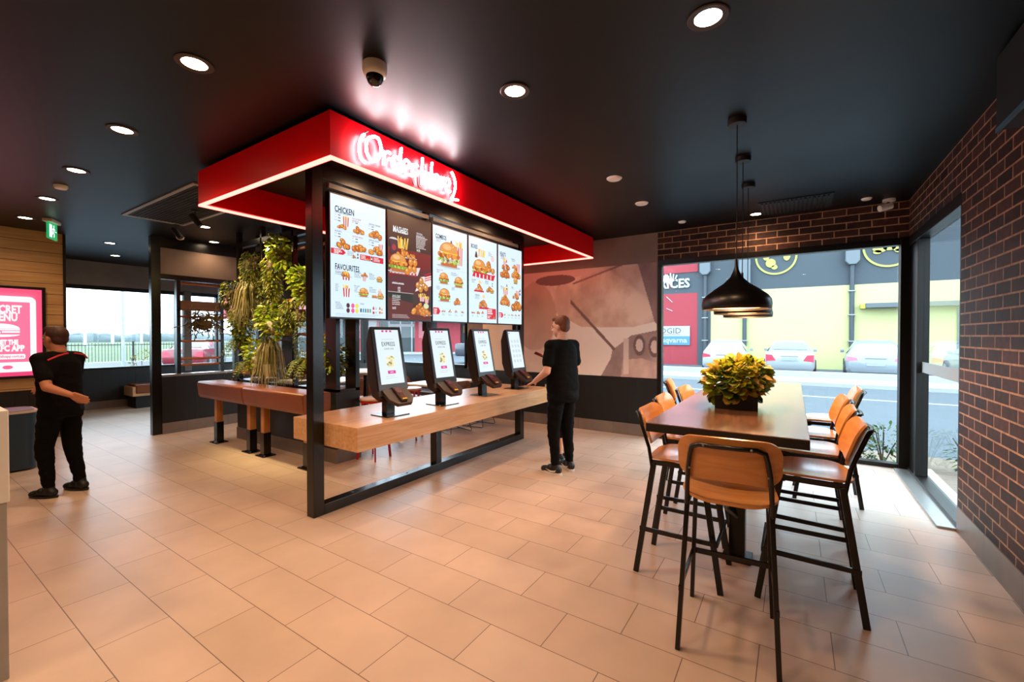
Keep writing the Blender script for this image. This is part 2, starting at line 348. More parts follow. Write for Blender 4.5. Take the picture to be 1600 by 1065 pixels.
# photo mural (a sepia print on the wall; plain stand-in, no face)
def mural():
    x0, x1, z0, z1, st = -5.0, -1.73, 0.9, 2.655, 0.0105
    nx = int((x1 - x0) / st); nz = int((z1 - z0) / st)
    m = MB(); cols = []
    def sm(a, b, t): t = max(0, min(1, (t - a) / (b - a))); return t * t * (3 - 2 * t)
    def mix(a, b, t): return tuple(p * (1 - t) + q * t for p, q in zip(a, b))
    def hx(s): return tuple(int(s[i:i+2], 16) / 255 for i in (0, 2, 4))
    def seg(px, pz, ax, az, bx, bz):
        t = max(0, min(1, ((px - ax) * (bx - ax) + (pz - az) * (bz - az)) / ((bx - ax) ** 2 + (bz - az) ** 2))); return math.hypot(px - ax - t * (bx - ax), pz - az - t * (bz - az))
    def inpoly(px, pz, P):
        r = False
        for i in range(len(P)):
            (xa, za), (xb, zb) = P[i], P[i - 1]
            if (za > pz) != (zb > pz) and px < (xb - xa) * (pz - za) / (zb - za) + xa: r = not r
        return r
    wind = [(-3.5, 2.5), (-3.1, 2.52), (-2.26, 2.67), (-2.03, 2.67), (-1.76, 1.76), (-2.1, 1.68), (-2.95, 1.69), (-3.45, 1.95)]
    pil = [(-2.03, 2.7), (-1.6, 2.7), (-1.6, 1.6), (-1.76, 1.76)]
    dash = [(-2.62, .88), (-2.45, 1.18), (-2.42, 1.32), (-2.12, 1.55), (-1.72, 1.63), (-1.6, 1.2), (-1.6, .88)]
    arm = [(-2.28, .9), (-2.25, 1.17), (-1.95, 1.2), (-1.66, 1.12), (-1.66, .9)]
    for j in range(nz + 1):
        for i in range(nx + 1):
            px = x0 + (x1 - x0) * i / nx; pz = z0 + (z1 - z0) * j / nz
            n1 = noise.fractal(Vector((px * 2.2, pz * 2.2, 0)), 1, 2, 5); n2 = noise.fractal(Vector((px * 6 + 9, pz * 3, 2)), 1, 2, 4)
            c = mix(hx('efd6c6'), hx('f6e6da'), sm(1.2, 2.0, pz + 0.2 * n1))
            if pz > 1.7: c = mix(c, hx('c79184'), sm(1.9, 2.6, pz))
            if inpoly(px, pz, wind):
                c = mix(hx('a5705a'), hx('e2b7a0'), max(0, min(1, 0.42 + 0.75 * n1 + .35 * n2 + 0.4 * sm(-2.6, -1.9, px))))
            d = seg(px, pz, -3.1, 2.42, -2.26, 2.665)
            if d < .016: c = hx('6b3c38')
            if inpoly(px, pz, pil): c = mix(hx('5c3c3c'), hx('6e4a48'), .5 + n2)
            if inpoly(px, pz, dash): c = mix(hx('5e4240'), hx('8d6660'), .5 + .9 * n1)
            for cx, cz in ((-1.99, 1.4), (-1.76, 1.38)):
                q = math.hypot((px - cx) / .09, (pz - cz) / .16)
                if q < 1: c = hx('3a2424')
                if q < .62: c = hx('c7a49a')
            if inpoly(px, pz, arm): c = mix(hx('96685e'), hx('b58a7c'), .5 + n2)
            if abs(px + 2.2) < .045 and .95 < pz < 1.5: c = hx('c9a89c')
            d = seg(px, pz, -3.16, 2.13, -2.4, 1.34)
            if d < .024: c = hx('4a2a26')
            # plain soft rounded shapes in place of the portrait
            q = math.hypot((px + 3.85) / .42, (pz - 1.88) / .6) + .05 * n1
            if q < 1.06: c = mix(mix(hx('a5705a'), hx('c08a70'), .5 + .7 * n1), c, sm(.96, 1.06, q))
            if pz < 1.45 and abs(px + 3.95) < .75: c = mix(hx('e6c2a6'), hx('caa08a'), .5 + .8 * n1) if q > 1.0 else c
            q = math.hypot((px + 3.3) / .15, (pz - 2.16) / .32)
            if q < 1: c = mix(hx('bb8674'), hx('c99886'), .5 + n2)
            if math.hypot((px + 3.45) / .38, (pz - 2.5) / .09) < 1: c = hx('4c2a2a')
            if px < -4.45 and pz > .9: c = mix(c, hx('e9bd98'), sm(-4.45, -4.7, px))
            m.v.append((px, YB - .006, pz)); m.c.append(tuple(v ** .55 for v in lin(c))); m.usecol = True
    for j in range(nz):
        for i in range(nx):
            a = j * (nx + 1) + i; m.f.append((a, a + 1, a + nx + 2, a + nx + 1))
    o = m.build('photo_mural', PRINT); tag(o, 'large sepia photo mural of a vintage car interior on the back wall', 'mural')
    b = MB().box(x0, YB - .005, z0, x1, YB - .0005, z1).build('mural_panel', PLASTER, o)
mural()

# partition screen on the left (x = -8.35)
PX = -8.35
struct('wall_partition', MB().box(PX - .06, 2.67, 0.17, PX + .06, 5.6, 0.9), CLAD, 'black grooved half wall of the left screen')
struct('baseboard_partition', MB().box(PX - .07, 2.67, 0, PX + .07, 5.6, 0.17), KICK, 'grey tile skirting of the left screen')
scr = thing('partition_screen', 'black steel screen with taupe header and open bays over the half wall', 'screen', (PX, 2.6, 0))
def P_(mb, name, m, par, **k): return mb.build(name, m, par, **k)
P_(MB().box(-.05, -.05, 0, .05, .07, H), 'post', BLACK, scr, bev=.003)
P_(MB().box(-.045, .07, 2.52, .045, 3.0, 2.93), 'header_panel', PLASTER, scr)
P_(MB().box(-.05, .07, 2.44, .05, 3.0, 2.52), 'header_beam', BLACK, scr)
P_(MB().box(-.05, .07, 2.93, .05, 3.0, H), 'top_beam', BLACK, scr)
P_(MB().box(-.07, .07, 0.9, .07, 3.0, .935), 'sill', mat('satin_sill', '9a928a', 0.25, 0.4), scr)
for yy in (2.905, 3.535, 3.755, 4.6, 5.2): P_(MB().box(-.04, yy - 2.6 - .027, .935, .04, yy - 2.6 + .027, 2.44), 'mullion', BLACK, scr)
RUNG = wood('rung_timber', 'a4582a', 'c4703a', 'y', 0.45)
for y0, y1 in ((.33, .91), (1.18, 1.97)):
    for z in (2.40, 1.86, 1.46, 1.17, 1.07): P_(MB().tube([(0, y0, z), (0, y1, z)], .018, 10), 'timber_rung', RUNG, scr, smooth=40)
    P_(MB().box(-.03, y0, 1.96, .03, y1, 2.12), 'timber_board', wood('board%d' % int(y0 * 10), '6e4e38', '8a6448', 'y', .5), scr)

# ================================================================= LIGHTS in ceiling
def make_down():
    t = thing('downlight', '', 'ceiling light')
    P_(MB().lathe([(.062, 0.0), (.092, 0.0), (.095, -.004), (.09, -.008), (.064, -.006)], n=32, cap=False), 'trim_ring', mat('downlight_trim', '3b2f28', .5), t, smooth=30)
    P_(MB().lathe([(.062, -.001), (.0631, -.003), (.0001, -.004)], n=32), 'diffuser', WARMDISC, t, smooth=30)
    return t
d0 = make_down()
DL = [(-2.87, 1.09, 'above the open floor in front of the red canopy corner'), (-0.36, 2.30, 'nearest the viewer, above the near end of the high table'),
      (-1.49, 2.32, 'between the domed camera and the first pendant'), (-4.25, 1.14, 'left of the largest left downlight, second in the left row'),
      (-5.65, 1.18, 'third in the left row from the viewer'), (-7.09, 1.24, 'fifth in the left row, before the exit sign'),
      (-8.48, 1.28, 'above the timber wall, last in the left row'), (-11.02, 2.83, 'alone above the far left window band'),
      (-7.04, 2.78, 'beside the ceiling return air grille, near the plants'), (-8.45, 2.84, 'over the left screen header'),
      (-8.06, 3.32, 'small one behind the round detector'), (-0.41, 6.33, 'in front of the brick band over the back window')]
first = True
for i, (x, y, s) in enumerate(DL):
    lab = 'round recessed downlight ' + s
    if first: t = d0; t.location = (x, y, H); t['label'] = lab; t['group'] = 'round ceiling downlights'; first = False
    else: t = dup(d0, (x, y, H), 0, lab, 'round ceiling downlights')
    k = 1.0 if x < -.5 else .5
    if i == 0: k = .95
    if x < -6.5: k = .55 if y < 2 else .2
    lamp('SPOT', 'downlight_lamp', (x, y, H - .03), DOWN_W * k, WARM, .06, spot=150, blend=.8)
# lamps of the parts of the ceiling beyond the frame (same fittings, real discs)
for x, y in ((-1.5, .3), (-3.0, -.6), (-5.0, -.8), (-1.0, -1.5), (-7.2, -.8), (-3.4, -2.2), (0.2, .2)):
    dup(d0, (x, y, H), 0, 'round recessed downlight on the ceiling behind the viewer', 'round ceiling downlights behind the viewer')
    lamp('SPOT', 'downlight_lamp', (x, y, H - .03), DOWN_W * (1.1 if x > -6 else .5) * (.4 if x > 0 else 1), WARM, .06, spot=150, blend=.8)
for x, y in ((-5.4, 4.6), (-6.9, 4.4), (-9.9, 4.0), (-9.6, 2.4), (-5.6, 6.0)):
    dup(d0, (x, y, H), 0, 'round recessed downlight over the seating area behind the plant wall', 'round ceiling downlights over the rear seating')
    lamp('SPOT', 'downlight_lamp', (x, y, H - .03), DOWN_W * (1.1 if x > -8 else .15), WARM, .06, spot=140, blend=.8)

# air grilles
g = thing('air_grille', 'wide black three panel return air grille on the left of the ceiling', 'air grille', (-6.15, 2.25, H))
P_(MB().box(-1.05, -.34, -.012, 1.05, -.3, 0).box(-1.05, .3, -.012, 1.05, .34, 0).box(-1.05, -.3, -.012, -1.0, .3, 0).box(1.0, -.3, -.012, 1.05, .3, 0), 'grille_frame', mat('grille_grey', 'a0a4a8', .5, .3), g)
for a in (-1.0, -.33, .34):
    m = MB()
    for k in range(14): m.box(a + .012, -.29 + k * .042, -.008, a + .65, -.27 + k * .042, -.002)
    m.box(a, -.3, -.002, a + .66, .3, -.0005)
    P_(m, 'louvre_panel', mat('grille_black', '121110', .6), g)
g = thing('air_grille', 'short black slatted supply grille near the brick band', 'air grille', (0.0, 6.12, H))
P_(MB().box(-.36, -.3, -.01, .36, .3, 0), 'grille_frame', BLACKM, g)
m = MB()
for k in range(16): m.box(-.33 + k * .042, -.27, -.022, -.31 + k * .042, .27, -.009)
P_(m, 'louvre', mat('grille_dark', '1c1b1a', .4), g)

# detector, cameras, exit sign, AC unit
tag(MB().lathe([(.055, 0), (.055, -.015), (.045, -.035), (.02, -.045), (.001, -.046)], n=24).build('smoke_detector', WHITE, loc=(-8.1, 2.86, H), smooth=35), 'small round white smoke detector over the left screen', 'smoke detector')
tag(MB().lathe([(.055, 0), (.055, -.02), (.045, -.035), (.001, -.036)], n=24).build('smoke_detector', WHITE, loc=(-6.36, 1.21, H), smooth=35), 'round white detector in the left row of downlights, before the exit sign', 'smoke detector')
for x_, y_, l_ in ((-1.49, 4.13, 'flat round white ceiling sensor between canopy and pendants, nearer the viewer'), (-1.50, 5.08, 'flat round white ceiling sensor between canopy and pendants, nearer the back wall'), (0.68, 6.30, 'small unlit white ceiling disc beside the corner camera'), (-1.28, 6.2, 'small unlit white ceiling disc above the mural corner')):
    r_ = .075 if y_ < 6 else .05; tag(MB().lathe([(r_, 0), (r_, -.006), (r_ * .8, -.018), (.001, -.02)], n=28).build('ceiling_sensor', WHITE, loc=(x_, y_, H), smooth=35), l_, 'ceiling sensor')
c = thing('dome_camera', 'white domed security camera hanging above the red canopy', 'camera', (-2.02, 1.66, H))
P_(MB().lathe([(.068, 0), (.068, -.04), (.062, -.06), (.05, -.068)], n=32), 'housing', WHITE, c, smooth=40)
P_(MB().lathe([(.049, -.06), (.048, -.08), (.038, -.105), (.02, -.12), (.001, -.124)], n=32), 'dome', mat('smoked_dome', '050505', .05, spec=.8), c, smooth=60)
c = thing('security_camera', 'small white bullet camera on the ceiling at the brick corner', 'camera', (0.9, 6.48, H))
P_(MB().lathe([(.06, 0), (.06, -.025), (.03, -.035), (.001, -.036)], n=24), 'base', WHITE, c, smooth=35)
P_(MB().tube([(0, 0, -.03), (-.03, -.03, -.07)], .012, 8), 'arm', BLACKM, c)
P_(MB().tube([(.02, .0, -.075), (-.09, -.05, -.105)], .036, 16), 'barrel', WHITE, c, smooth=40)
e = thing('exit_sign', 'green and white running man exit sign hanging before the timber wall', 'exit sign', (-8.35, 1.50, H))
P_(MB().box(-.13, -.05, -.045, .13, .05, 0).xf(Matrix.Rotation(R_(-30), 4, 'Z')), 'canopy_box', WHITE, e, bev=.008)
P_(MB().box(-.012, -.12, -.26, .012, .12, -.04).xf(Matrix.Rotation(R_(60), 4, 'Z')), 'sign_panel', mat('exit_green', '1da35e', .4, emit='23b268', es=.35), e, bev=.004)
SW = emis('exit_white', 'eafff2', .6)
m = MB(); q = .0135
for x0, y0, x1, y1 in ((-.1, -.24, -.03, -.07), ): m.box(q - .001, x0, y0, q, x1, y1)
m.box(q - .001, .03, -.155, q, .1, -.145)
m.lathe([(.001, q - .001), (.016, q)], (0, .02, -.085), 12, axis='x')
for a, b in (((.02, -.1), (.0, -.16)), ((.0, -.16), (-.03, -.2)), ((.0, -.16), (.03, -.19)), ((.03, -.19), (.02, -.23)), ((.015, -.115), (.05, -.13)), ((.015, -.115), (-.02, -.13))):
    m.bar((q, a[0], a[1]), (q, b[0], b[1]), .016, .002, up=(1, 0, 0))
P_(m.xf(Matrix.Rotation(R_(60), 4, 'Z')), 'pictogram', SW, e)
a = thing('air_curtain', 'black air curtain box at the top of the brick wall', 'air curtain', (XR, 1.6, 2.68))
P_(MB().box(-.17, -1.5, 0.0, 0, 1.88, .4), 'housing', BLACKM, a, bev=.004)
P_(MB().box(-.172, -1.5, -.012, -.16, 1.88, .012), 'edge_strip', mat('blue_metal', '5d88a0', .3, .7), a)

# ================================================================= RED CANOPY + neon
CX0, CX1, CY0, CY1, CZ = -4.63, -2.62, 1.78, 6.33, 2.765
cn = thing('order_canopy', 'bright red rectangular canopy with glowing lower edges under the ceiling', 'canopy', (CX1, CY0, CZ))
o_ = Vector((CX1, CY0, CZ)); t_ = .06; zt = H - .03
def bx(mb, x0, y0, z0, x1, y1, z1): return mb.box(x0 - o_.x, y0 - o_.y, z0 - o_.z, x1 - o_.x, y1 - o_.y, z1 - o_.z)
P_(bx(MB(), CX1 - t_, CY0, CZ, CX1, CY1, zt), 'fascia', RED, cn)
P_(bx(MB(), CX0, CY0, CZ, CX0 + t_, CY1, zt), 'fascia', RED, cn)
P_(bx(MB(), CX0 + t_, CY0, CZ, CX1 - t_, CY0 + t_, zt), 'fascia', RED, cn)
P_(bx(MB(), CX0 + t_, CY1 - t_, CZ, CX1 - t_, CY1, zt), 'fascia', RED, cn)
P_(bx(MB(), CX0 + .1, CY0 + .1, zt, CX1 - .1, CY1 - .1, H), 'shadow_gap', BLACKM, cn)
s_ = .018
P_(bx(MB(), CX1 - .028, CY0, CZ - s_, CX1 + .001, CY1, CZ), 'led_strip', LED, cn)
P_(bx(MB(), CX0 - .001, CY0, CZ - s_, CX0 + .028, CY1, CZ), 'led_strip', LED, cn)
P_(bx(MB(), CX0 + .028, CY0 - .001, CZ - s_, CX1 - .028, CY0 + .028, CZ), 'led_strip', LED, cn)
P_(bx(MB(), CX0 + .028, CY1 - .028, CZ - s_, CX1 - .028, CY1 + .001, CZ), 'led_strip', LED, cn)
P_(bx(MB(), CX0 + t_, CY0 + t_, H - .06, CX1 - t_, CY1 - t_, H - .035), 'soffit', BLACKM, cn)
for yy in (2.81, 3.45, 4.28, 4.95):
    P_(bx(MB(), -3.02, yy - .1, H - .072, -2.94, yy + .1, H - .058), 'soffit_light', emis('soffit_glow', 'ffdcc0', 1.6), cn); lamp('AREA', 'soffit_lamp', (-2.98, yy, H - .08), 4, WARM, .08, sy=.2)
# neon handwriting "Order Here"
nz = thing('neon_sign', 'white neon handwriting reading Order Here on the red canopy', 'neon sign', (CX1 + .035, 2.0, 2.80))
def stroke(pts, dx=0):
    # Catmull-Rom through (u along +y, v up)
    P = [Vector((0, u + dx, v)) for u, v in pts]; out = []
    Q = [P[0]] + P + [P[-1]]
    for i in range(1, len(Q) - 2):
        for k in range(6):
            t = k / 6; a, b, c, d = Q[i - 1], Q[i], Q[i + 1], Q[i + 2]
            out.append(0.5 * ((2 * b) + (c - a) * t + (2 * a - 5 * b + 4 * c - d) * t * t + (3 * b - a - 3 * c + d) * t ** 3))
    out.append(P[-1]); return out
ST = [[(.03, .19), (.0, .15), (-.015, .08), (.0, .01), (.04, -.01)],
      [(.12, .21), (.06, .17), (.045, .09), (.08, .03), (.14, .04), (.18, .12), (.16, .2), (.12, .21)],
      [(.2, .03), (.21, .13), (.2, .1), (.24, .14), (.27, .135)],
      [(.36, .12), (.31, .13), (.28, .07), (.31, .03), (.36, .07), (.375, .22), (.36, .08), (.385, .03)],
      [(.4, .07), (.45, .09), (.46, .13), (.42, .14), (.4, .08), (.43, .03), (.47, .04)],
      [(.49, .03), (.5, .13), (.495, .1), (.53, .14), (.555, .13)],
      [(.61, .22), (.6, .12), (.6, .0)], [(.72, .22), (.71, .12), (.71, .0)], [(.56, .09), (.64, .11), (.74, .12)],
      [(.75, .06), (.795, .08), (.8, .12), (.765, .13), (.745, .07), (.77, .03), (.81, .04)],
      [(.83, .03), (.84, .13), (.835, .1), (.865, .135), (.885, .125)],
      [(.89, .07), (.935, .09), (.94, .13), (.905, .14), (.885, .08), (.915, .03), (.955, .04)],
      [(.97, .22), (1.01, .17), (1.02, .09), (.99, .01), (.97, -.02), (1.06, -.01)]]
for s in ST: P_(MB().tube(stroke(s), .0105, 8), 'neon_tube', NEON, nz, smooth=60)
for s in ([(.02, .13), (.035, .2), (.07, .23)], [(.5, .05), (.505, .0), (.52, -.03)], [(.56, .05), (.57, -.02), (.6, -.02), (.61, .03)], [(.93, .22), (.97, .2), (.985, .12)], [(.96, .04), (.985, -.03)]):
    P_(MB().tube([p + Vector((-.012, 0, 0)) for p in stroke(s)], .006, 6), 'neon_lead', BLACKM, nz, smooth=60)

# ================================================================= KIOSK FRAME, counter, menu boards
fr = thing('menu_gantry', 'tall black steel frame carrying the menu boards and the counter', 'gantry', (-3.44, 2.13, 0))
P_(MB().box(-.05, 0, 0, .05, .1, 3.02), 'post', BLACK, fr, bev=.003)
P_(MB().box(-.05, 3.3, 0, .05, 3.4, 3.02), 'post', BLACK, fr, bev=.003)
P_(MB().box(-.05, .1, 0, .05, 3.3, .09), 'bottom_rail', BLACK, fr, bev=.003)
P_(MB().box(-.05, .1, 2.9, .05, 3.3, 3.02), 'top_rail', BLACK, fr, bev=.003)
P_(MB().box(-.045, 1.5, .09, .045, 1.59, .6), 'centre_leg', BLACK, fr, bev=.003)
for yy in (.42, 1.1, 2.0, 2.8): P_(MB().lathe([(.012, .09), (.012, .094), (.001, .095)], (0, yy, 0), 10), 'bolt', GREYM, fr)
for a, b in ((.14, 1.36), (1.43, 3.2)):
    P_(MB().box(.03, a, 2.825, .075, b, 2.87), 'mount_rail', mat('mount_rail_alu', '5c6264', .45, .3), fr, bev=.002)
    for yy in (a + .35, b - .3): P_(MB().lathe([(.008, .035), (.008, .038)], (0, yy, 2.732), 8, axis='x'), 'rail_screw', BLACKM, fr)
for yy in (1.36, 3.2): P_(MB().box(-.03, yy, 1.6, .03, yy + .06, 2.9), 'hanger', BLACKM, fr)
tag(MB().box(-.46, 0, 0, .46, 3.32, .2).build('service_counter', OAK, loc=(-3.41, 2.235, .6), bev=.003), 'long thick oak veneered counter carrying the four ordering kiosks', 'counter')

# --- food artwork drawn with flat coloured shapes (pixels of a lit screen)
rnd = random.Random(4)
class Art:
    """draws into a (u,v) rectangle; u right, v up, metres"""
    def __init__(s): s.m = MB(); s.k = 0
    def z(s): s.k += 1; return s.k * 0.000012
    def poly(s, pts, c): z = s.z(); s.m.color(c); s.m.add([(u, v, z) for u, v in pts], [tuple(range(len(pts)))])
    def rect(s, u0, v0, u1, v1, c): s.poly([(u0, v0), (u1, v0), (u1, v1), (u0, v1)], c)
    def ell(s, u, v, a, b, c, n=14, t0=0, t1=2 * math.pi, rot=0):
        cr, sr = math.cos(rot), math.sin(rot)
        P = [(a * math.cos(t0 + (t1 - t0) * k / (n - 1 if t1 - t0 < 6.2 else n)), b * math.sin(t0 + (t1 - t0) * k / (n - 1 if t1 - t0 < 6.2 else n))) for k in range(n)]
        s.poly([(u + x * cr - y * sr, v + x * sr + y * cr) for x, y in P], c)
    def chicken(s, u, v, r, n=9):
        s.ell(u, v - r * .42, r * 1.15, r * .12, 'b9c4cc')
        L = []
        for k in range(n):
            a = rnd.uniform(-1, 1); h = rnd.random() * (1 - abs(a)) ; L.append((h, u + a * r * .78, v - r * .3 + h * r * .75))
        for h, x, y in sorted(L, reverse=True):
            q = r * rnd.uniform(.26, .4); ro = rnd.uniform(0, 3)
            s.ell(x, y, q * 1.12, q * .85, rnd.choice(('7a3a10', '8a4212', '6a300c')), rot=ro, n=9)
            s.ell(x, y + q * .08, q, q * .72, rnd.choice(('d9852c', 'c96f1e', 'e0953a', 'b9601a')), rot=ro, n=9)
            s.ell(x - q * .25, y + q * .3, q * .4, q * .22, 'f3bd6a', rot=ro, n=7)
            for _ in range(3): s.ell(x + rnd.uniform(-.6, .6) * q, y + rnd.uniform(-.4, .5) * q, q * .14, q * .12, rnd.choice(('8a4212', 'f0b862', 'a45616')), n=6)
    def fries(s, u, v, w, h, box=True):
        for k in range(11):
            x = u + rnd.uniform(-.5, .5) * w; a = rnd.uniform(-.16, .16) * w; t = rnd.uniform(.7, 1.05) * h; ww = w * .055
            s.poly([(x - ww, v), (x + ww, v), (x + a + ww, v + t), (x + a - ww, v + t)], rnd.choice(('f6cf62', 'f2c04a', 'e0a836', 'fbe08a')))
        if box:
            for k in range(7):
                x0 = u - w * .46 + k * w * .92 / 7; s.poly([(x0 * .86 + u * .14, v - h * .75), ((x0 + w * .13) * .86 + u * .14, v - h * .75), (x0 + w * .131, v + h * .25), (x0, v + h * .25)], 'c41230' if k % 2 == 0 else 'f7f4f0')
    def burger(s, u, v, r):
        s.ell(u, v - r * .72, r * 1.1, r * .1, 'b4bec6')
        s.poly([(u - r * .8, v - r * .42), (u - r * .7, v - r * .72), (u + r * .7, v - r * .72), (u + r * .8, v - r * .42)], 'b8692a')
        for k in range(13):
            x = u - r * .9 + k * r * .15; s.ell(x, v - r * .33 + rnd.uniform(-.05, .05) * r, r * .13, r * .12, rnd.choice(('7fb336', '9ccc4e', '5f9428', 'b5dd70')), n=7)
        for k in range(14):
            x = u - r * .85 + k * r * .13; s.ell(x, v - r * .05 + rnd.uniform(-.08, .08) * r, r * .17, r * .16, rnd.choice(('b9601a', 'd07d26', '9a4c12', 'e0953a')), n=8)
        s.poly([(u - r * .8, v + r * .14), (u - r * .3, v + r * .02), (u + r * .2, v + r * .12), (u + r * .8, v + r * .04), (u + r * .7, v + r * .2), (u - r * .7, v + r * .22)], 'f2c23c')
        s.ell(u, v + r * .15, r * .86, r * .62, 'a85c20', n=16, t0=0, t1=math.pi)
        s.ell(u, v + r * .17, r * .82, r * .57, 'd8924a', n=16, t0=0, t1=math.pi)
        s.ell(u - r * .2, v + r * .45, r * .38, r * .18, 'efb878', n=10)
        for _ in range(9): s.ell(u + rnd.uniform(-.5, .5) * r, v + r * rnd.uniform(.3, .62), r * .03, r * .02, 'fbe8c0', n=5)
    def bucket(s, u, v, w, h):
        for k in range(5):
            a = u - w * .5 + k * w / 5; f = .8
            s.poly([(u + (a - u) * f, v), (u + (a + w / 5 - u) * f, v), (a + w / 5, v + h), (a, v + h)], 'c41230' if k % 2 == 0 else 'f7f4f0')
    def bottle(s, u, v, h, c):
        s.rect(u - h * .13, v, u + h * .13, v + h * .62, c); s.poly([(u - h * .13, v + h * .62), (u + h * .13, v + h * .62), (u + h * .05, v + h * .88), (u - h * .05, v + h * .88)], c)
        s.rect(u - h * .05, v + h * .88, u + h * .05, v + h, 'e8e8e8'); s.rect(u - h * .13, v + h * .3, u + h * .13, v + h * .5, 'f0f0f0')
    def lines(s, u, v, w, n, c='56616c', lh=.013, th=.0045):
        """rows of tiny illegible print"""
        for k in range(n):
            x = u
            ww = w * rnd.uniform(.6, 1)
            while x < u + ww:
                q = rnd.uniform(.006, .02); s.rect(x, v - k * lh - th, min(x + q, u + ww), v - k * lh, c); x += q + .004
    def price(s, u, v): s.lines(u, v, .03, 1, '8a949c', th=.004); s.rect(u + .035, v - .007, u + .06, v, '2a333c')

SWID, SHT = .6, 1.07
def screen(y0, kind, label):
    t = thing('menu_board', label, 'menu screen', (-3.39, y0, 1.70), 0, 'hanging menu boards')
    P_(MB().box(-.03, 0, 0, .028, .622, 1.10), 'bezel', mat('screen_bezel', '070708', .3), t, bev=.003)
    A = Art(); w, h = SWID, SHT
    if kind != 'mash':
        A.rect(0, 0, w, h, 'd6ecfa')
        for k in range(6): A.rect(0, h * k / 6, w, h * k / 6 + .002, 'dff0fb')
    LT = []
    DK = '14202a'
    if kind == 'chicken':
        LT = [('CHICKEN', .04, .975, .075, DK), ('FAVOURITES', .04, .47, .072, DK), ('POPCORN CHICKEN', .04, .925, .021, DK), ('HOT & CRISPY', .22, .905, .021, 'c41230'), ('BONELESS', .22, .885, .021, 'c41230'), ('ORIGINAL TENDERS', .40, .895, .021, DK),
              ('NUGGETS', .04, .76, .021, DK), ('WICKED WINGS', .22, .745, .021, 'c41230'), ('ORIGINAL PIECES', .40, .745, .021, DK), ('SNACKS', .04, .135, .018, DK), ('DRINKS', .30, .135, .018, DK),
              ('LOADED', .04, .425, .016, 'c41230'), ('CHICKEN BOWL', .04, .405, .016, DK), ('GO BUCKETS', .235, .425, .016, DK), ('SLIDERS', .40, .425, .016, DK), ('CHIPS', .04, .29, .016, DK), ('MEAL DEALS', .235, .295, .016, DK), ('COMBO', .40, .295, .016, DK)]
        for k, (u, v) in enumerate(((.04, .9), (.04, .875), (.04, .85), (.22, .865), (.40, .87), (.40, .845), (.04, .735), (.04, .71), (.22, .72), (.22, .695), (.40, .72), (.40, .695))): A.price(u, v)
        A.chicken(.115, .805, .05); A.bucket(.155, .81, .06, .085); A.fries(.155, .88, .04, .02, False); A.chicken(.29, .80, .06, 10); A.chicken(.48, .80, .075, 12)
        A.chicken(.12, .65, .075, 12); A.chicken(.295, .645, .078, 13); A.chicken(.49, .65, .085, 14); A.bucket(.54, .665, .05, .05)
        for v in (.765, .60): A.rect(.02, v, .58, v + .0016, 'b2c0cc')
        A.poly([(0, .55), (.12, .55), (.15, .573), (.12, .597), (0, .597)], 'd11433'); A.rect(.3, .535, .42, .585, 'd11433'); A.rect(.44, .53, .57, .585, 'd11433')
        A.lines(.03, .59, .08, 3, 'ffffff', .013, .008); A.lines(.31, .577, .06, 3, 'ffffff', .013, .007); A.lines(.455, .575, .09, 3, 'ffffff', .013, .006); A.lines(.165, .59, .09, 3, '56616c', .014)
        A.bottle(.275, .54, .055, '1d2430'); A.bottle(.43, .535, .06, '1d2430'); A.chicken(.235, .552, .03, 5); A.chicken(.39, .55, .025, 5)
        A.bucket(.15, .33, .08, .04); A.chicken(.15, .385, .055, 9); A.fries(.15, .38, .06, .03, False); A.bucket(.345, .34, .035, .05); A.chicken(.345, .40, .035, 7); A.burger(.52, .375, .038)
        A.lines(.04, .39, .07, 2); A.lines(.235, .41, .08, 4); A.lines(.40, .41, .08, 4); A.lines(.04, .27, .04, 4); A.lines(.235, .275, .05, 4); A.lines(.40, .275, .08, 3)
        A.fries(.15, .25, .075, .04); A.bucket(.15, .18, .07, .075); A.burger(.335, .235, .055); A.chicken(.46, .21, .035, 7); A.burger(.53, .215, .04); A.fries(.52, .255, .04, .03)
        for u, c in ((.165, '4a2a26'), (.215, 'ea5aa0'), (.258, 'e8dc4a')): A.ell(u, .105, .018, .022, c); A.ell(u, .06, .018, .022, c)
        for k, c in enumerate(('22303a', '2f7fd0', '2e7d5c', '8a6a3a', '3f9b72')): A.rect(.295 + k * .026, .05, .31 + k * .026, .085, c)
        A.bottle(.445, .04, .08, 'c02438'); A.bottle(.475, .045, .07, 'b8c4ce'); A.bottle(.52, .045, .075, 'c86a2a'); A.bottle(.545, .045, .06, 'd89a50'); A.lines(.04, .115, .09, 4); A.lines(.04, .03, .5, 2, 'a9b8c4')
    elif kind == 'mash':
        A.rect(0, 0, w, h, '17171c'); A.rect(0, .27, w, .72, '6e0f18'); A.poly([(0, .27), (w, .27), (w, .56), (0, .42)], '55222a'); A.poly([(0, .27), (.33, .27), (.33, .14), (0, .14)], '1a2420'); A.poly([(0, 0), (w, 0), (w, .14), (0, .22)], '5e2420'); A.poly([(.33, .14), (.6, .2), (.6, .27), (.33, .27)], '3c2a26')
        A.rect(0, .272, .34, .276, 'd8d0d0')
        LT = [('MASHIES', .06, .94, .085, 'f4f4f4'), ('BACK BY DEMAND', .06, .90, .034, 'f4f4f4'), ('ORIGINAL', .38, .93, .028, 'f4f4f4'), ('MASHIES BOX', .38, .905, .028, 'f4f4f4'), ('14.95', .38, .755, .04, 'f4f4f4'),
              ('ORIGINAL MASHIES', .05, .375, .024, 'f4f4f4'), ('4.95', .12, .33, .034, 'f4f4f4'), ('7.95', .12, .30, .034, 'f4f4f4'), ('FAMILY FEAST', .05, .245, .024, 'f4f4f4'), ('36.95', .05, .125, .034, 'f4f4f4')]
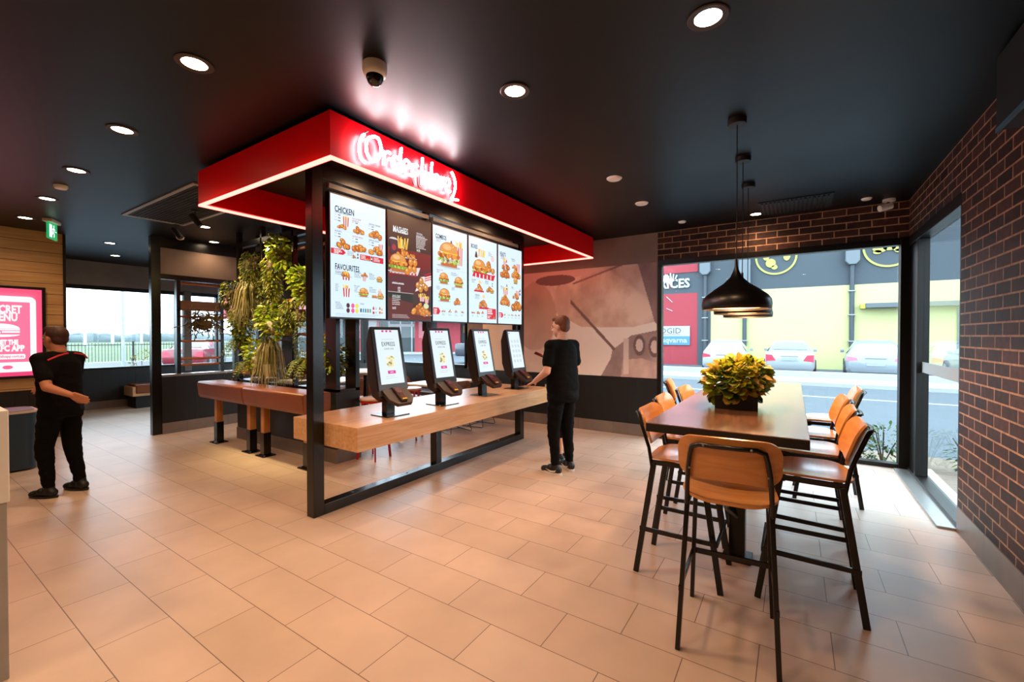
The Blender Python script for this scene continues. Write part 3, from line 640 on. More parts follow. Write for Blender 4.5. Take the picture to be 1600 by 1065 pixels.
        A.lines(.38, .885, .18, 8, 'e8e8e8', .016, .007); A.lines(.05, .365, .2, 1, 'e8e8e8', .015, .008); A.lines(.05, .225, .14, 5, 'e0e0e0', .018, .007); A.lines(.05, .05, .24, 3, 'c8b8b8', .014, .006)
        A.ell(.07, .8, .055, .02, 'c9ccd4'); A.poly([(.02, .8), (.12, .8), (.115, .65), (.03, .65)], '27243a'); A.ell(.075, .72, .028, .032, 'a02a3c')
        A.poly([(.02, .46), (.40, .47), (.44, .56), (.03, .5)], 'd9d5d2')
        for k in range(8): A.poly([(.03 + k * .046, .455), (.05 + k * .046, .455), (.054 + k * .047, .49), (.03 + k * .047, .49)], 'c41230')
        A.fries(.2, .72, .13, .12, False); A.chicken(.2, .68, .09, 10); A.chicken(.31, .67, .07, 8)
        A.burger(.13, .57, .125)
        for u, v in ((.29, .53), (.35, .53), (.3, .6), (.36, .6), (.25, .5)): A.ell(u, v, .035, .04, '8a4212'); A.ell(u, v, .031, .036, 'd9852c'); A.ell(u - .008, v + .012, .012, .012, 'f3c07a')
        A.poly([(.36, .3), (.6, .38), (.6, .5), (.44, .46)], 'e8e0dc')
        for k in range(4): A.poly([(.5, .42 + k * .022), (.6, .45 + k * .022), (.6, .46 + k * .022), (.5, .431 + k * .022)], 'c41230')
        for u, v in ((.4, .37), (.45, .42), (.49, .37), (.44, .33), (.52, .35)): A.ell(u, v, .035, .038, '7a3a10'); A.ell(u, v, .031, .034, 'c9822c'); A.ell(u - .008, v + .012, .012, .012, 'f0d0a0')
        A.fries(.46, .24, .09, .05); A.fries(.53, .22, .07, .045); A.chicken(.42, .12, .11, 22); A.chicken(.52, .09, .08, 12); A.ell(.52, .155, .04, .03, 'd8dcb0')
    elif kind == 'combos':
        LT = [('COMBOS', .04, .98, .07, DK), ('ZINGER', .05, .945, .018, 'c41230'), ('ORIGINAL BURGER', .05, .585, .018, 'c41230'), ('SLIDER COMBO', .3, .575, .018, DK), ('STACKER', .05, .395, .018, DK), ('TWISTER', .31, .40, .018, DK)]
        A.bottle(.31, .82, .14, '1b2330'); A.fries(.45, .86, .13, .1); A.bucket(.47, .67, .08, .2); A.burger(.27, .77, .19)
        for k in range(26): A.ell(.27 + rnd.uniform(-.15, .15), .69 + rnd.uniform(-.02, .025), .016, .012, rnd.choice(('7a3a6a', 'e8e0d0', '9ccc4e', 'c9a0c0')), n=6)
        A.burger(.18, .49, .085); A.burger(.44, .47, .085); A.burger(.19, .30, .1); A.chicken(.42, .235, .07, 12)
        A.lines(.05, .925, .08, 3); A.lines(.06, .565, .06, 2); A.lines(.3, .555, .14, 2); A.lines(.05, .375, .08, 2); A.lines(.31, .385, .07, 2)
        A.rect(.02, .6, .58, .602, 'b2c0cc'); A.poly([(0, .075), (.09, .075), (.115, .11), (.09, .15), (0, .15)], 'd11433'); A.lines(.015, .135, .06, 3, 'ffffff', .02, .012)
        for k in range(4): A.chicken(.17 + k * .11, .12, .03, 5); A.lines(.145 + k * .11, .085, .05, 2, '7a858f')
    elif kind == 'boxes':
        LT = [('BOXES', .04, .98, .07, DK), ('TRILOGY', .4, .93, .018, 'c41230'), ('FULLY LOADED', .05, .545, .018, DK), ('ZINGER BOX', .33, .55, .018, DK), ('ORIGINAL BOX', .12, .36, .018, DK)]
        A.bottle(.15, .72, .2, '1b2330'); A.fries(.26, .84, .14, .1, False); A.chicken(.42, .72, .12, 16); A.burger(.22, .69, .15); A.poly([(.07, .58), (.52, .56), (.56, .64), (.5, .63), (.1, .65)], 'd11433')
        for k in range(5): A.rect(.13 + k * .08, .57, .15 + k * .08, .62, 'f7f4f0')
        A.ell(.5, .85, .035, .04, 'e8c8c8'); A.chicken(.2, .44, .08, 12); A.fries(.23, .5, .06, .04, False); A.chicken(.44, .44, .08, 12); A.burger(.48, .42, .04); A.bottle(.49, .48, .06, '1b2330'); A.chicken(.29, .245, .09, 13); A.fries(.3, .32, .07, .04, False)
        A.poly([(.1, .39), (.3, .39), (.31, .41), (.1, .41)], 'd11433'); A.poly([(.2, .175), (.4, .175), (.41, .2), (.2, .2)], 'd11433')
        A.lines(.4, .91, .1, 3); A.lines(.05, .53, .08, 3); A.lines(.33, .535, .08, 3); A.lines(.12, .345, .1, 4); A.rect(.02, .6, .05, .602, 'b2c0cc')
        for k in range(3): A.chicken(.08 + k * .1, .13, .035, 6); A.lines(.05 + k * .1, .09, .05, 2, '7a858f')
        A.rect(.37, .05, .57, .19, 'd11433'); A.lines(.38, .178, .12, 3, 'ffffff', .024, .015); A.lines(.38, .095, .08, 3, 'ffffff', .013, .007); A.chicken(.53, .07, .03, 5)
    else:
        LT = [('FEASTS', .04, .98, .07, DK), ('GIANT FEAST', .05, .93, .018, DK), ('BURGER FEAST', .32, .93, .018, DK), ('FAMILY', .05, .52, .018, DK), ('VARIETY', .32, .53, .018, DK)]
        A.chicken(.17, .70, .12, 24); A.chicken(.18, .8, .09, 14); A.fries(.16, .85, .08, .07); A.bottle(.2, .8, .1, '9a3a30'); A.chicken(.44, .72, .12, 20); A.bucket(.5, .75, .08, .12); A.chicken(.4, .82, .06, 9); A.burger(.43, .62, .06)
        A.chicken(.16, .32, .12, 22); A.fries(.17, .45, .12, .06); A.bottle(.2, .47, .09, '2a1a22'); A.chicken(.45, .27, .13, 26); A.bucket(.48, .4, .09, .08); A.chicken(.42, .4, .08, 11); A.bottle(.54, .42, .1, '1b2330')
        A.lines(.05, .915, .1, 3); A.lines(.32, .915, .1, 3); A.lines(.05, .505, .08, 3); A.lines(.32, .515, .08, 2)
        A.poly([(0, .08), (.08, .08), (.11, .115), (.08, .15), (0, .15)], 'd11433'); A.lines(.01, .135, .06, 3, 'ffffff', .02, .012)
        for k in range(5): A.chicken(.15 + k * .09, .13, .028, 4); A.lines(.13 + k * .09, .095, .04, 2, '7a858f')
    M = basis((.0285, .011, .015), (0, 1, 0), (0, 0, 1))
    A.m.xf(M); P_(A.m, 'display', SCR, t)
    for s, u, v, sz, c in LT:
        big = sz > .03
        text(s, sz * 1.0, M @ Matrix.Translation((u, v - sz * .72, .0035)), emis('ink_' + c, c, .5), t, 'lettering', sx=.62 if big else .72, off=sz * (.016 if big else .0))
    return t
for k, (kind, lab) in enumerate((('chicken', 'menu board headed CHICKEN and FAVOURITES, nearest the viewer'), ('mash', 'black and red menu board headed MASHIES with burger and fries'),
                                 ('combos', 'menu board headed COMBOS with one large burger on top'), ('boxes', 'menu board headed BOXES, fourth from the viewer'), ('feasts', 'menu board headed FEASTS, beside the mural'))):
    screen(2.27 + k * .633, kind, lab)

# --- ordering kiosks
def kiosk(loc, label, first):
    t = thing('ordering_kiosk', label, 'ordering kiosk', loc, R_(-3), 'ordering kiosks on the counter')
    K = mat('kiosk_brown', '2a1c17', .42); KD = mat('kiosk_dark', '161212', .35)
    P_(MB().box(-.13, -.13, 0, .12, .13, .008), 'base_plate', BLACK, t, bev=.002)
    P_(MB().box(-.07, -.05, .008, .0, .05, .2), 'stem', BLACK, t, bev=.004)
    # housing: side profile (x forward, z up) tapering back
    prof = [(.02, .14), (.06, .17), (.02, .22), (-.10, .82), (-.125, .82), (-.17, .68), (-.15, .36), (-.08, .18)]
    P_(MB().prism(prof, lambda a, b: (a, -.15, b), lambda a, b: (a, .15, b)), 'housing', K, t, bev=.004)
    # tilted screen slab
    lo, hi = Vector((.035, 0, .235)), Vector((-.085, 0, .83)); up = (hi - lo).normalized(); nrm = Vector((0, 1, 0)).cross(up).normalized()
    if nrm.x < 0: nrm = -nrm
    M = basis(lo + Vector((0, -.17, 0)), (0, 1, 0), up)
    L = (hi - lo).length
    P_(MB().box(0, 0, -.015, .34, L, .018).xf(M), 'screen_bezel', KD, t, bev=.004)
    P_(MB().box(.01, -.045, -.01, .33, .0, .012).xf(M), 'lower_trim', mat('kiosk_grey', '5d6468', .35, .4), t)
    A = Art(); a0, a1, b0, b1 = .035, .305, .06, L - .03
    A.rect(a0, b0, a1, b1, 'dcebf2'); cx = (a0 + a1) / 2
    if 'menu grid' in label:
        for i in range(3):
            for j in range(5): A.rect(a0 + .04 + i * .07, b0 + .08 + j * .07, a0 + .085 + i * .07, b0 + .12 + j * .07, 'c4d2da')
        A.rect(a0 + .01, b1 - .03, a0 + .04, b1 - .015, '6a747c')
    else:
        for k in range(3): A.rect(cx - .06 + k * .045, b1 - .022, cx - .035 + k * .045, b1 - .004, 'd6248a')
        A.lines(cx - .07, b1 - .09, .14, 1, 'a8b2b8'); A.ell(cx, b0 + .21, .055, .06, 'ece8cc')
        for _ in range(16): A.ell(cx + rnd.uniform(-.04, .04), b0 + .21 + rnd.uniform(-.05, .05), .014, .011, rnd.choice(('d8c878', 'b8a060', 'c8d090', 'e8e0b0', '9a8450')), n=6)
        A.rect(cx - .045, b0 + .095, cx + .045, b0 + .125, 'd6248a'); A.lines(cx - .07, b0 + .075, .15, 2, 'b8c0b0', .018)
        A.rect(cx - .02, b0 + .105, cx + .02, b0 + .115, 'f0c0e0')
    MM = M @ Matrix.Translation((0, 0, .0185)); A.m.xf(MM); P_(A.m, 'display', SCR, t)
    if 'menu grid' not in label:
        text('EXPRESS', .058, MM @ Matrix.Translation((cx, b0 + .36, .0012)), emis('ink_3a4044', '3a4044', .45), t, sx=.72, off=.0002, align='CENTER')
        text('ORDER HERE', .024, MM @ Matrix.Translation((cx, b0 + .325, .0012)), emis('ink_7a8488', '7a8488', .45), t, sx=.8, off=0, align='CENTER')
    # payment shelf
    s0 = Vector((.03, 0, .225)); s1 = Vector((.20, 0, .10)); d = (s1 - s0).normalized()
    Ms = basis(s0 + Vector((0, -.14, 0)), (0, 1, 0), d)
    prof = [(0, 0), (.28, 0), (.28, .14), (.22, .21), (.06, .21), (0, .14)]
    P_(MB().prism(prof, lambda a, b: Ms @ Vector((a, b, -.035)), lambda a, b: Ms @ Vector((a, b, .0))), 'payment_shelf', K, t, bev=.005)
    sgn = 1 if (Ms.to_3x3() @ Vector((0, 0, 1))).z > 0 else -1
    def SB(a0, b0, a1, b1, z0, z1):
        m = MB().box(a0, b0, z0 if sgn > 0 else -.035 - z1, a1, b1, z1 if sgn > 0 else -.035 - z0); return m.xf(Ms)
    c = P_(SB(.108, .0, .174, .185, 0, .018), 'card_terminal', mat('terminal_red', '38201c', .4), t, bev=.005)
    P_(SB(.112, .02, .173, .085, .022, .024), 'terminal_screen', mat('terminal_lcd', '20181c', .2, emit='a04450', es=.15), c)
    m = MB()
    for i in range(3):
        for j in range(4):
            q = SB(.114 + i * .021, .095 + j * .016, .129 + i * .021, .106 + j * .016, .022, .026); m.add(q.v, q.f)
    P_(m, 'keypad', mat('keys', '6a3a30', .5), c)
    P_(SB(.118, .162, .168, .174, .022, .026), 'enter_key', mat('key_yellow', 'e0a818', .4, emit='e0a818', es=.15), c)
    return t
for x, y, lab in ((-3.20, 2.80, 'brown ordering kiosk with EXPRESS screen, nearest the viewer on the counter'), (-3.22, 3.55, 'brown ordering kiosk with EXPRESS screen, second along the counter'),
                  (-3.27, 4.38, 'brown ordering kiosk with EXPRESS screen, third along the counter'), (-3.29, 5.17, 'brown ordering kiosk with pale menu grid screen, beside the man in black')):
    kiosk((x, y, .8), lab, 0)

# ================================================================= HIGH TABLE, stools, planter, pendants
t = thing('high_table', 'long high table with wood veneer top and thick black edge', 'table', (-.32, 4.0, 0))
P_(MB().box(-.39, -1.5, 1.0, .39, 1.48, 1.046), 'table_edge', BLACKM, t, bev=.002)
P_(MB().box(-.388, -1.498, 1.046, .388, 1.478, 1.05), 'tabletop', TAB, t)
for yy in (-.62, .7):
    P_(MB().box(-.05, yy - .05, .02, .05, yy + .05, 1.0), 'pedestal', BLACK, t, bev=.003)
    P_(MB().box(-.09, yy - .09, 0, .09, yy + .09, .02), 'base_plate', BLACK, t, bev=.003)
    P_(MB().tube([(-.02, yy - .05, .62), (-.06, yy - .14, .5), (-.05, yy - .16, .38), (0, yy - .05, .3)], .012, 8), 'bag_hook', GREYM, t, smooth=60)

def rrect(w, h, r, n=6):
    P = []
    for cx, cy, a in ((w / 2 - r, h / 2 - r, 0), (-w / 2 + r, h / 2 - r, 90), (-w / 2 + r, -h / 2 + r, 180), (w / 2 - r, -h / 2 + r, 270)):
        for k in range(n + 1): t = R_(a + 90 * k / n); P.append((cx + r * math.cos(t), cy + r * math.sin(t)))
    return P
def slab(poly, fn, th, rings=6):
    """thick curved panel: poly outline (u,v), fn(u,v)->(centre point, normal)"""
    m = MB(); n = len(poly); cu = sum(p[0] for p in poly) / n; cv = sum(p[1] for p in poly) / n
    top = []; 
    for side in (1, -1):
        base = len(m.v); vs = []
        for k in range(rings, 0, -1):
            s = k / rings
            for u, v in poly:
                uu, vv = cu + (u - cu) * s, cv + (v - cv) * s; p, nn = fn(uu, vv); vs.append(Vector(p) + Vector(nn) * th / 2 * side)
        p, nn = fn(cu, cv); vs.append(Vector(p) + Vector(nn) * th / 2 * side)
        fs = []
        for k in range(rings - 1):
            for i in range(n):
                f = (k * n + i, k * n + (i + 1) % n, (k + 1) * n + (i + 1) % n, (k + 1) * n + i); fs.append(f if side > 0 else f[::-1])
        for i in range(n):
            f = ((rings - 1) * n + i, (rings - 1) * n + (i + 1) % n, rings * n); fs.append(f if side > 0 else f[::-1])
        m.add(vs, fs); top.append(base)
    for i in range(n): m.f.append((top[0] + (i + 1) % n, top[0] + i, top[1] + i, top[1] + (i + 1) % n))
    return m
def make_stool():
    # faces +Y; origin on floor under seat centre
    t = thing('bar_stool', '', 'bar stool')
    # seat: D-like, wider at back
    seat = [(u * (1.0 + .06 * (-v / .2)), v) for u, v in rrect(.42, .40, .13, 8)]
    P_(slab(seat, lambda u, v: ((u, v - .01, .755 - .018 * math.cos(u / .21 * 1.2) + .012 * (u / .2) ** 2 + .10 * max(0, v - .12) ** 2 * -2), (0, 0, 1)), .014), 'seat', PLY, t, smooth=50)
    back = rrect(.45, .225, .075, 7)
    def bf(u, v):
        y = -.245 + .055 * (u / .22) ** 2 - .33 * v; return ((u, y, .955 + v), Vector((-.5 * u, 1, .2)).normalized())
    P_(slab(back, bf, .013), 'backrest', PLY, t, smooth=50)
    zs = .725
    for s in (-1, 1):
        P_(MB().bar((s * .215, -.26, 0), (s * .185, -.155, zs), .022, .034, up=(0, 1, 0)), 'leg', BLACK, t, bev=.003)
        P_(MB().bar((s * .205, .245, 0), (s * .175, .135, zs), .022, .034, up=(0, 1, 0)), 'leg', BLACK, t, bev=.003)
        P_(MB().bar((s * .209, -.238, .29), (s * .199, .21, .29), .014, .028, up=(0, 0, 1)), 'side_rail', BLACK, t, bev=.002)
        P_(MB().bar((s * .18, -.17, .727), (s * .172, .15, .727), .02, .03), 'seat_rail', BLACK, t, bev=.002)
    # back loop: inverted U running up behind the backrest
    pts = []
    def bk(u, z): 
        y = -.27 - .33 * (z - .955) + .055 * (u / .22) ** 2; return (u, y, z)
    left = [(-.188, -.165, .69), bk(-.182, .82), bk(-.176, .9), bk(-.165, .97), bk(-.155, 1.015), bk(-.12, 1.03)]
    right = [(-x, y, z) for x, y, z in left][::-1]
    P_(MB().tube(left + [bk(-.05, 1.031), bk(.05, 1.031)] + right, .0115, 8), 'back_frame', BLACK, t, smooth=60)
    P_(MB().bar((-.2, .222, .29), (.2, .222, .29), .014, .03), 'footrest', BLACK, t, bev=.002)
    P_(MB().bar((-.175, .12, .715), (.175, .12, .715), .018, .02), 'cross_rail', BLACK, t)
    m = MB()
    for u, z in ((-.168, .90), (.168, .90), (-.1, 1.031), (.1, 1.031)):
        p = bk(u, z); m.sphere((p[0], p[1] - .011, p[2]), .006, 8, 6)
    P_(m, 'screws', GREYM, t)
    return t
st0 = make_stool()
SP = [((-.275, 2.50), 4, 'bar stool at the near end of the high table, its back to the viewer'),
      ((.075, 3.13), 90, 'bar stool on the window wall side of the table, nearest the viewer'), ((.09, 3.72), 88, 'bar stool on the brick wall side, second from the viewer'),
      ((.10, 4.32), 92, 'bar stool on the brick wall side, third from the viewer'), ((.26, 5.12), 90, 'bar stool on the brick wall side, farthest and pulled out'),
      ((-.60, 3.03), -90, 'bar stool on the mural side of the table, nearest the viewer'), ((-.66, 3.66), -88, 'bar stool on the mural side, second from the viewer'),
      ((-.64, 4.36), -92, 'bar stool on the mural side, third from the viewer'), ((-.92, 5.02), -80, 'bar stool on the mural side, farthest and pulled out')]
for i, ((x, y), a, lab) in enumerate(SP):
    if i == 0: st0.location = (x, y, 0); st0.rotation_euler = (0, 0, R_(a)); st0['label'] = lab; st0['group'] = 'bar stools around the high table'
    else: dup(st0, (x, y, 0), R_(a), lab, 'bar stools around the high table')

def leafcloud(m, centers, n, size, rng, cols=None, droop=.3, fold=.25, aspect=.7):
    for _ in range(n):
        c, r = rng.choice(centers); d = Vector((rng.gauss(0, 1), rng.gauss(0, 1), rng.gauss(0, 1))).normalized()
        p = Vector(c) + Vector((d.x * r[0], d.y * r[1], d.z * r[2])) * (rng.uniform(.55, 1) ** .5)
        out = Vector((d.x, d.y, d.z * .6 - droop)).normalized(); side = out.cross(Vector((rng.gauss(0, .5), rng.gauss(0, .5), 1))).normalized(); nn = side.cross(out)
        s = size * rng.uniform(.6, 1.2); w = s * aspect / 2
        if cols: m.color(rng.choice(cols))
        a = p; b = p + out * s * .35 + side * w + nn * w * fold; e = p + out * s * .35 - side * w + nn * w * fold; f = p + out * s * .78 + side * w * .7; g = p + out * s * .78 - side * w * .7; mid = p + out * s * .45; tip = p + out * s - nn * s * .1
        m.add([a, b, f, tip, g, e, mid], [(0, 1, 2, 6), (6, 2, 3), (0, 6, 4, 5), (6, 3, 4)])
    return m
def leaf_mat(name, trans=.25, rough=.4):
    m = vcol_mat(name, rough=rough); t = m.node_tree; b = t.nodes['Principled BSDF']; a = [n for n in t.nodes if n.type == 'ATTRIBUTE'][0]
    tr = t.nodes.new('ShaderNodeBsdfTranslucent'); mx = t.nodes.new('ShaderNodeMixShader'); mx.inputs[0].default_value = trans; o = [n for n in t.nodes if n.type == 'OUTPUT_MATERIAL'][0]
    t.links.new(a.outputs['Color'], tr.inputs[0]); t.links.new(b.outputs[0], mx.inputs[1]); t.links.new(tr.outputs[0], mx.inputs[2]); t.links.new(mx.outputs[0], o.inputs[0]); return m
LEAF = leaf_mat('leaf')
t = thing('table_planter', 'black square planter full of yellow green leaves on the high table', 'potted plant', (-.34, 3.42, 1.05), R_(6))
m = MB(); 
m.box(-.13, -.16, 0, .13, .16, .12); P_(m, 'planter_box', mat('planter_black', '141110', .5), t, bev=.003)
P_(MB().box(-.12, -.15, .1, .12, .15, .123), 'soil', mat('soil', '2a1c12', .9), t)
rg = random.Random(7); cs = [((0, 0, .20), (.18, .23, .13)), ((-.07, -.05, .16), (.13, .15, .12)), ((.08, .08, .22), (.12, .16, .11)), ((.02, .14, .22), (.13, .14, .12)), ((0, -.02, .15), (.17, .2, .12))]
P_(leafcloud(MB(), cs, 1250, .062, rg, ['a8a822', 'c9bf30', '7f9424', 'd2b848', '55701c', 'dcc478', '3f5a20', 'b3b838', '8a9e2a', '2e4a24', '9fb02c'], aspect=.95, droop=.15), 'foliage', LEAF, t)

def make_pendant():
    t = thing('pendant_lamp', '', 'pendant lamp')   # origin at ceiling
    P_(MB().lathe([(.062, 0), (.062, -.035), (.058, -.04), (.001, -.04)], n=24), 'ceiling_rose', BLACKM, t, smooth=35)
    P_(MB().tube([(0, 0, -.04), (0.002, 0, -.5), (0, 0, -1.03)], .0035, 6), 'cable', BLACKM, t)
    pr = [(.009, -1.0), (.011, -1.05), (.018, -1.08), (.04, -1.13), (.085, -1.175), (.15, -1.22), (.2, -1.26), (.222, -1.29), (.228, -1.325), (.224, -1.36), (.220, -1.362), (.218, -1.33), (.2, -1.27), (.14, -1.22), (.06, -1.16), (.01, -1.12)]
    P_(MB().lathe(pr, n=40, cap=False), 'shade', mat('shade_black', '0c0a0a', .35, spec=.5), t, smooth=70)
    P_(MB().lathe([(.216, -1.345), (.196, -1.275), (.138, -1.226), (.06, -1.166), (.012, -1.13)], n=40, cap=False), 'shade_lining', mat('lining', 'e2b88a', .5), t, smooth=70)
    P_(MB().sphere((0, 0, -1.25), .04, 16, 10), 'bulb', emis('bulb', 'ffd9a4', 25), t, smooth=80)
    return t
p0 = make_pendant()
for i, (x, y, lab) in enumerate(((-.35, 3.50, 'black onion shaped pendant lamp over the table, nearest the viewer'), (-.38, 4.27, 'black pendant lamp over the table, middle of the three'), (-.40, 5.05, 'black pendant lamp over the table, nearest the back window'))):
    if i == 0: p0.location = (x, y, H); p0['label'] = lab; p0['group'] = 'pendant lamps over the high table'
    else: dup(p0, (x, y, H), 0, lab, 'pendant lamps over the high table')
    lamp('POINT', 'pendant_bulb_lamp', (x, y, H - 1.31), 14, (1, .62, .34), .03)

# ================================================================= PLANT DIVIDER
DY = 3.2
struct('wall_divider', MB().box(-7.05, DY, 0.17, -4.62, DY + .34, 0.86), CLAD, 'black grooved half wall below the plants')
struct('baseboard_divider', MB().box(-7.06, DY - .01, 0, -4.61, DY + .35, 0.17), KICKX, 'grey tile skirting below the plant wall')
dv = thing('plant_rack', 'black steel rack holding the hanging plants over the half wall', 'plant rack', (-7.05, DY, 0.86))
for a, b, yy in ((0, .07, 0), (.69, .73, 0), (1.49, 1.53, 0), (2.22, 2.43, 0), (0, .07, .28), (.75, 1.0, .28), (1.55, 1.75, .28), (2.22, 2.43, .28)):
    P_(MB().box(a, yy, 0, b, yy + .06, H - .86), 'post', BLACK, dv, bev=.002)
P_(MB().box(0, 0, 0, 2.43, .34, .035), 'base_shelf', BLACK, dv, bev=.002)
for yy in (0, .28): P_(MB().box(.07, yy, 2.0, 2.22, yy + .06, 2.08), 'top_beam', BLACK, dv)
for u in (.28, 1.02): P_(MB().box(u, .06, .036, u + .42, .24, .07), 'tray_liner', mat('liner', 'b8b4aa', .5), dv)
for z, a, b in ((1.85, .07, .85), (1.87, .75, 2.2), (1.18, .1, 1.6), (.71, .6, 1.6), (.70, 1.55, 2.3), (.62, 0, .7)):
    P_(MB().tube([(a, .14, z), (b, .14, z)], .02, 10), 'timber_dowel', RUNG, dv, smooth=40)
REDC = mat('red_strap', 'b01820', .5)
for u, z in ((.67, 1.85), (1.42, 1.18), (.62, .70), (1.35, .7), (2.1, .7)): P_(MB().tube([(u, .10, z + .03), (u + .04, .1, z - .16), (u + .09, .12, z + .02)], .009, 6), 'red_strap', REDC, dv)

FERN = ['6f7a1c', '8c9028', '4e5c18', 'a39a34', '39470f']; BRIGHT = ['7d9a20', '9db52c', '5f7f18', 'b4bd3c']; DARK = ['3c4a1a', '56621f', '6d5a20', '2a3812']; STR = ['a8986a', '8a8050', '6c6a38', 'c2b288', '585a2c']
def strands(m, c, n, L, rng, w=.011, cols=STR, spread=.12, up=.1):
    for _ in range(n):
        a = rng.uniform(0, 6.28); o = Vector((math.cos(a), math.sin(a), 0)); l = L * rng.uniform(.5, 1.1); k = spread * rng.uniform(.5, 1.5)
        p = Vector(c) + o * .03; pts = []
        for i in range(7):
            t = i / 6; pts.append(p + o * k * (1 - (1 - t) ** 2) + Vector((0, 0, up * math.sin(min(1, t * 2.2) * math.pi) * rng.uniform(.8, 1.2) - l * t ** 1.6)) + Vector((rng.gauss(0, .008), rng.gauss(0, .008), 0)))
        s = o.cross(Vector((0, 0, 1))); m.color(rng.choice(cols)); vs = []
        for i, q in enumerate(pts): ww = w * (1 - i / 7.5); vs += [q + s * ww / 2, q - s * ww / 2, q + o * ww * .3 ]
        fs = []
        for i in range(6): a0 = i * 3; b0 = a0 + 3; fs += [(a0, a0 + 2, b0 + 2, b0), (a0 + 2, a0 + 1, b0 + 1, b0 + 2)]
        m.add(vs, fs)
    return m
def fronds(m, c, n, L, rng, cols, width=.05):
    """arching fern fronds with leaflets on both sides"""
    for _ in range(n):
        a = rng.uniform(0, 6.28); o = Vector((math.cos(a), math.sin(a), 0)); l = L * rng.uniform(.6, 1.1); s = o.cross(Vector((0, 0, 1))); up = rng.uniform(.1, .6)
        m.color(rng.choice(cols))
        for i in range(1, 13):
            t = i / 12; p = Vector(c) + o * l * .75 * t + Vector((0, 0, l * (up * t - .95 * t * t))); ww = width * math.sin(math.pi * (t * .85 + .12)); d = (o + Vector((0, 0, up - 1.9 * t))).normalized()
            for sg in (-1, 1): m.add([p, p + s * sg * ww * .5 + d * .016, p + s * sg * ww + d * .006 + Vector((0, 0, -.006)), p + s * sg * ww * .5 - d * .006], [(0, 1, 2, 3)])
    return m
def plant(name, label, x, z, kind, y=None, pot=False, size=1.0, seed=0, cat='hanging plant'):
    y = DY - .05 if y is None else y
    t = thing(name, label, cat, (x, y, z), 0, None); rg = random.Random(seed + 11)
    if pot or True:
        s = .8 if not pot else 1.0
        P_(MB().lathe([(.045 * s, -.16), (.075 * s, -.13), (.085 * s, -.07), (.082 * s, 0), (.074 * s, 0), (.074 * s, -.03), (.001, -.03)], n=20), 'pot', POTW if pot else mat('brown_pot', '5a4634', .6), t, smooth=40)
        P_(MB().tube([(0, 0, -.03), (0, .06, .12), (0, .15, .18)], .004, 5), 'hanger', BLACKM, t)
    m = MB()
    if kind == 'cascade': leafcloud(m, [((0, 0, -.08), (.17 * size, .13, .2 * size)), ((.03, -.03, -.3 * size), (.12 * size, .1, .26 * size)), ((-.08, 0, -.2), (.1, .1, .26 * size))], int(900 * size), .05, rg, FERN, droop=.9, aspect=.4)
    elif kind == 'bush': leafcloud(m, [((0, 0, .03), (.2 * size, .16, .16 * size)), ((.08, -.03, -.1), (.13 * size, .1, .15 * size)), ((-.08, 0, .1), (.12, .1, .12))], int(430 * size), .075, rg, BRIGHT + FERN[:2], droop=.3, aspect=.6)
    elif kind == 'dark': leafcloud(m, [((0, 0, -.05), (.2 * size, .12, .22 * size)), ((.05, .05, -.25), (.15, .1, .15))], int(620 * size), .055, rg, DARK + FERN[:2], droop=.7, aspect=.45)
    elif kind == 'fern': fronds(m, (0, 0, 0), int(46 * size), .34 * size, rg, FERN + BRIGHT[:1])
    elif kind == 'strand': strands(m, (0, 0, .04), int(110 * size), .42 * size, rg, w=.014, spread=.17 * size, up=.30)
    elif kind == 'moss': leafcloud(m, [((0, 0, -.1), (.11 * size, .1, .12)), ((0, 0, -.4), (.1 * size, .08, .3)), ((0, 0, -.7), (.07 * size, .06, .2))], int(900 * size), .035, rg, ['6a7a1a', '55661a', '8a9426'], droop=1.2, aspect=.25)
    P_(m, 'foliage', LEAF, t)
    return t
plant('hanging_fern', 'long drooping fern in the top left of the plant frame', -6.50, 2.62, 'cascade', size=1.15, seed=1)
plant('hanging_plant', 'tall leafy plant at the top of the plant frame, beside the glowing bulb', -5.92, 2.55, 'cascade', size=1.0, seed=2)
plant('hanging_plant', 'small sprouting plant reaching the highest dowel of the plant frame', -5.72, 2.66, 'bush', size=.8, seed=21)
plant('hanging_plant', 'bright green leafy plant at the right edge beside the black frame post', -5.2, 2.2, 'bush', size=1.2, seed=3)
plant('hanging_fern', 'feathery fern hanging off the left side of the plant frame', -6.95, 2.2, 'dark', y=DY - .12, size=1.05, seed=4)
plant('hanging_plant', 'pale stringy plant in the left bay, middle height', -6.40, 1.96, 'strand', y=DY - .14, size=1.0, seed=5)
plant('hanging_plant', 'dark leafy plant in the centre of the plant frame', -6.02, 2.2, 'dark', size=1.15, seed=6)
plant('potted_plant', 'leafy plant in a white pot at the centre of the plant frame', -5.78, 1.74, 'bush', pot=True, y=DY - .16, size=.95, seed=7)
plant('hanging_plant', 'small yellow green plant at the left edge, middle height', -6.80, 1.72, 'bush', size=.9, seed=8)
plant('potted_fern', 'fern in the lower left white pot above the leaning bench', -6.50, 1.16, 'fern', pot=True, y=DY - .12, size=1.0, seed=9)
plant('potted_plant', 'leafy plant in the smaller white pot right of the lower left fern', -6.27, 1.27, 'bush', pot=True, y=DY - .1, size=.75, seed=10)
plant('potted_plant', 'long pale stringy plant in the low white pot of the middle bay', -5.76, 1.17, 'strand', pot=True, y=DY - .18, size=.95, seed=11)
plant('hanging_moss', 'long green mossy column of foliage beside the black frame post', -5.25, 1.88, 'moss', size=1.3, seed=12)
plant('hanging_fern', 'yellow green fern low beside the black frame post', -5.22, 1.22, 'fern', size=1.0, seed=13)
plant('potted_plant', 'yellow leafy plant in a white pot right of the black frame post', -4.86, 1.28, 'bush', pot=True, y=DY + .14, size=.7, seed=14)
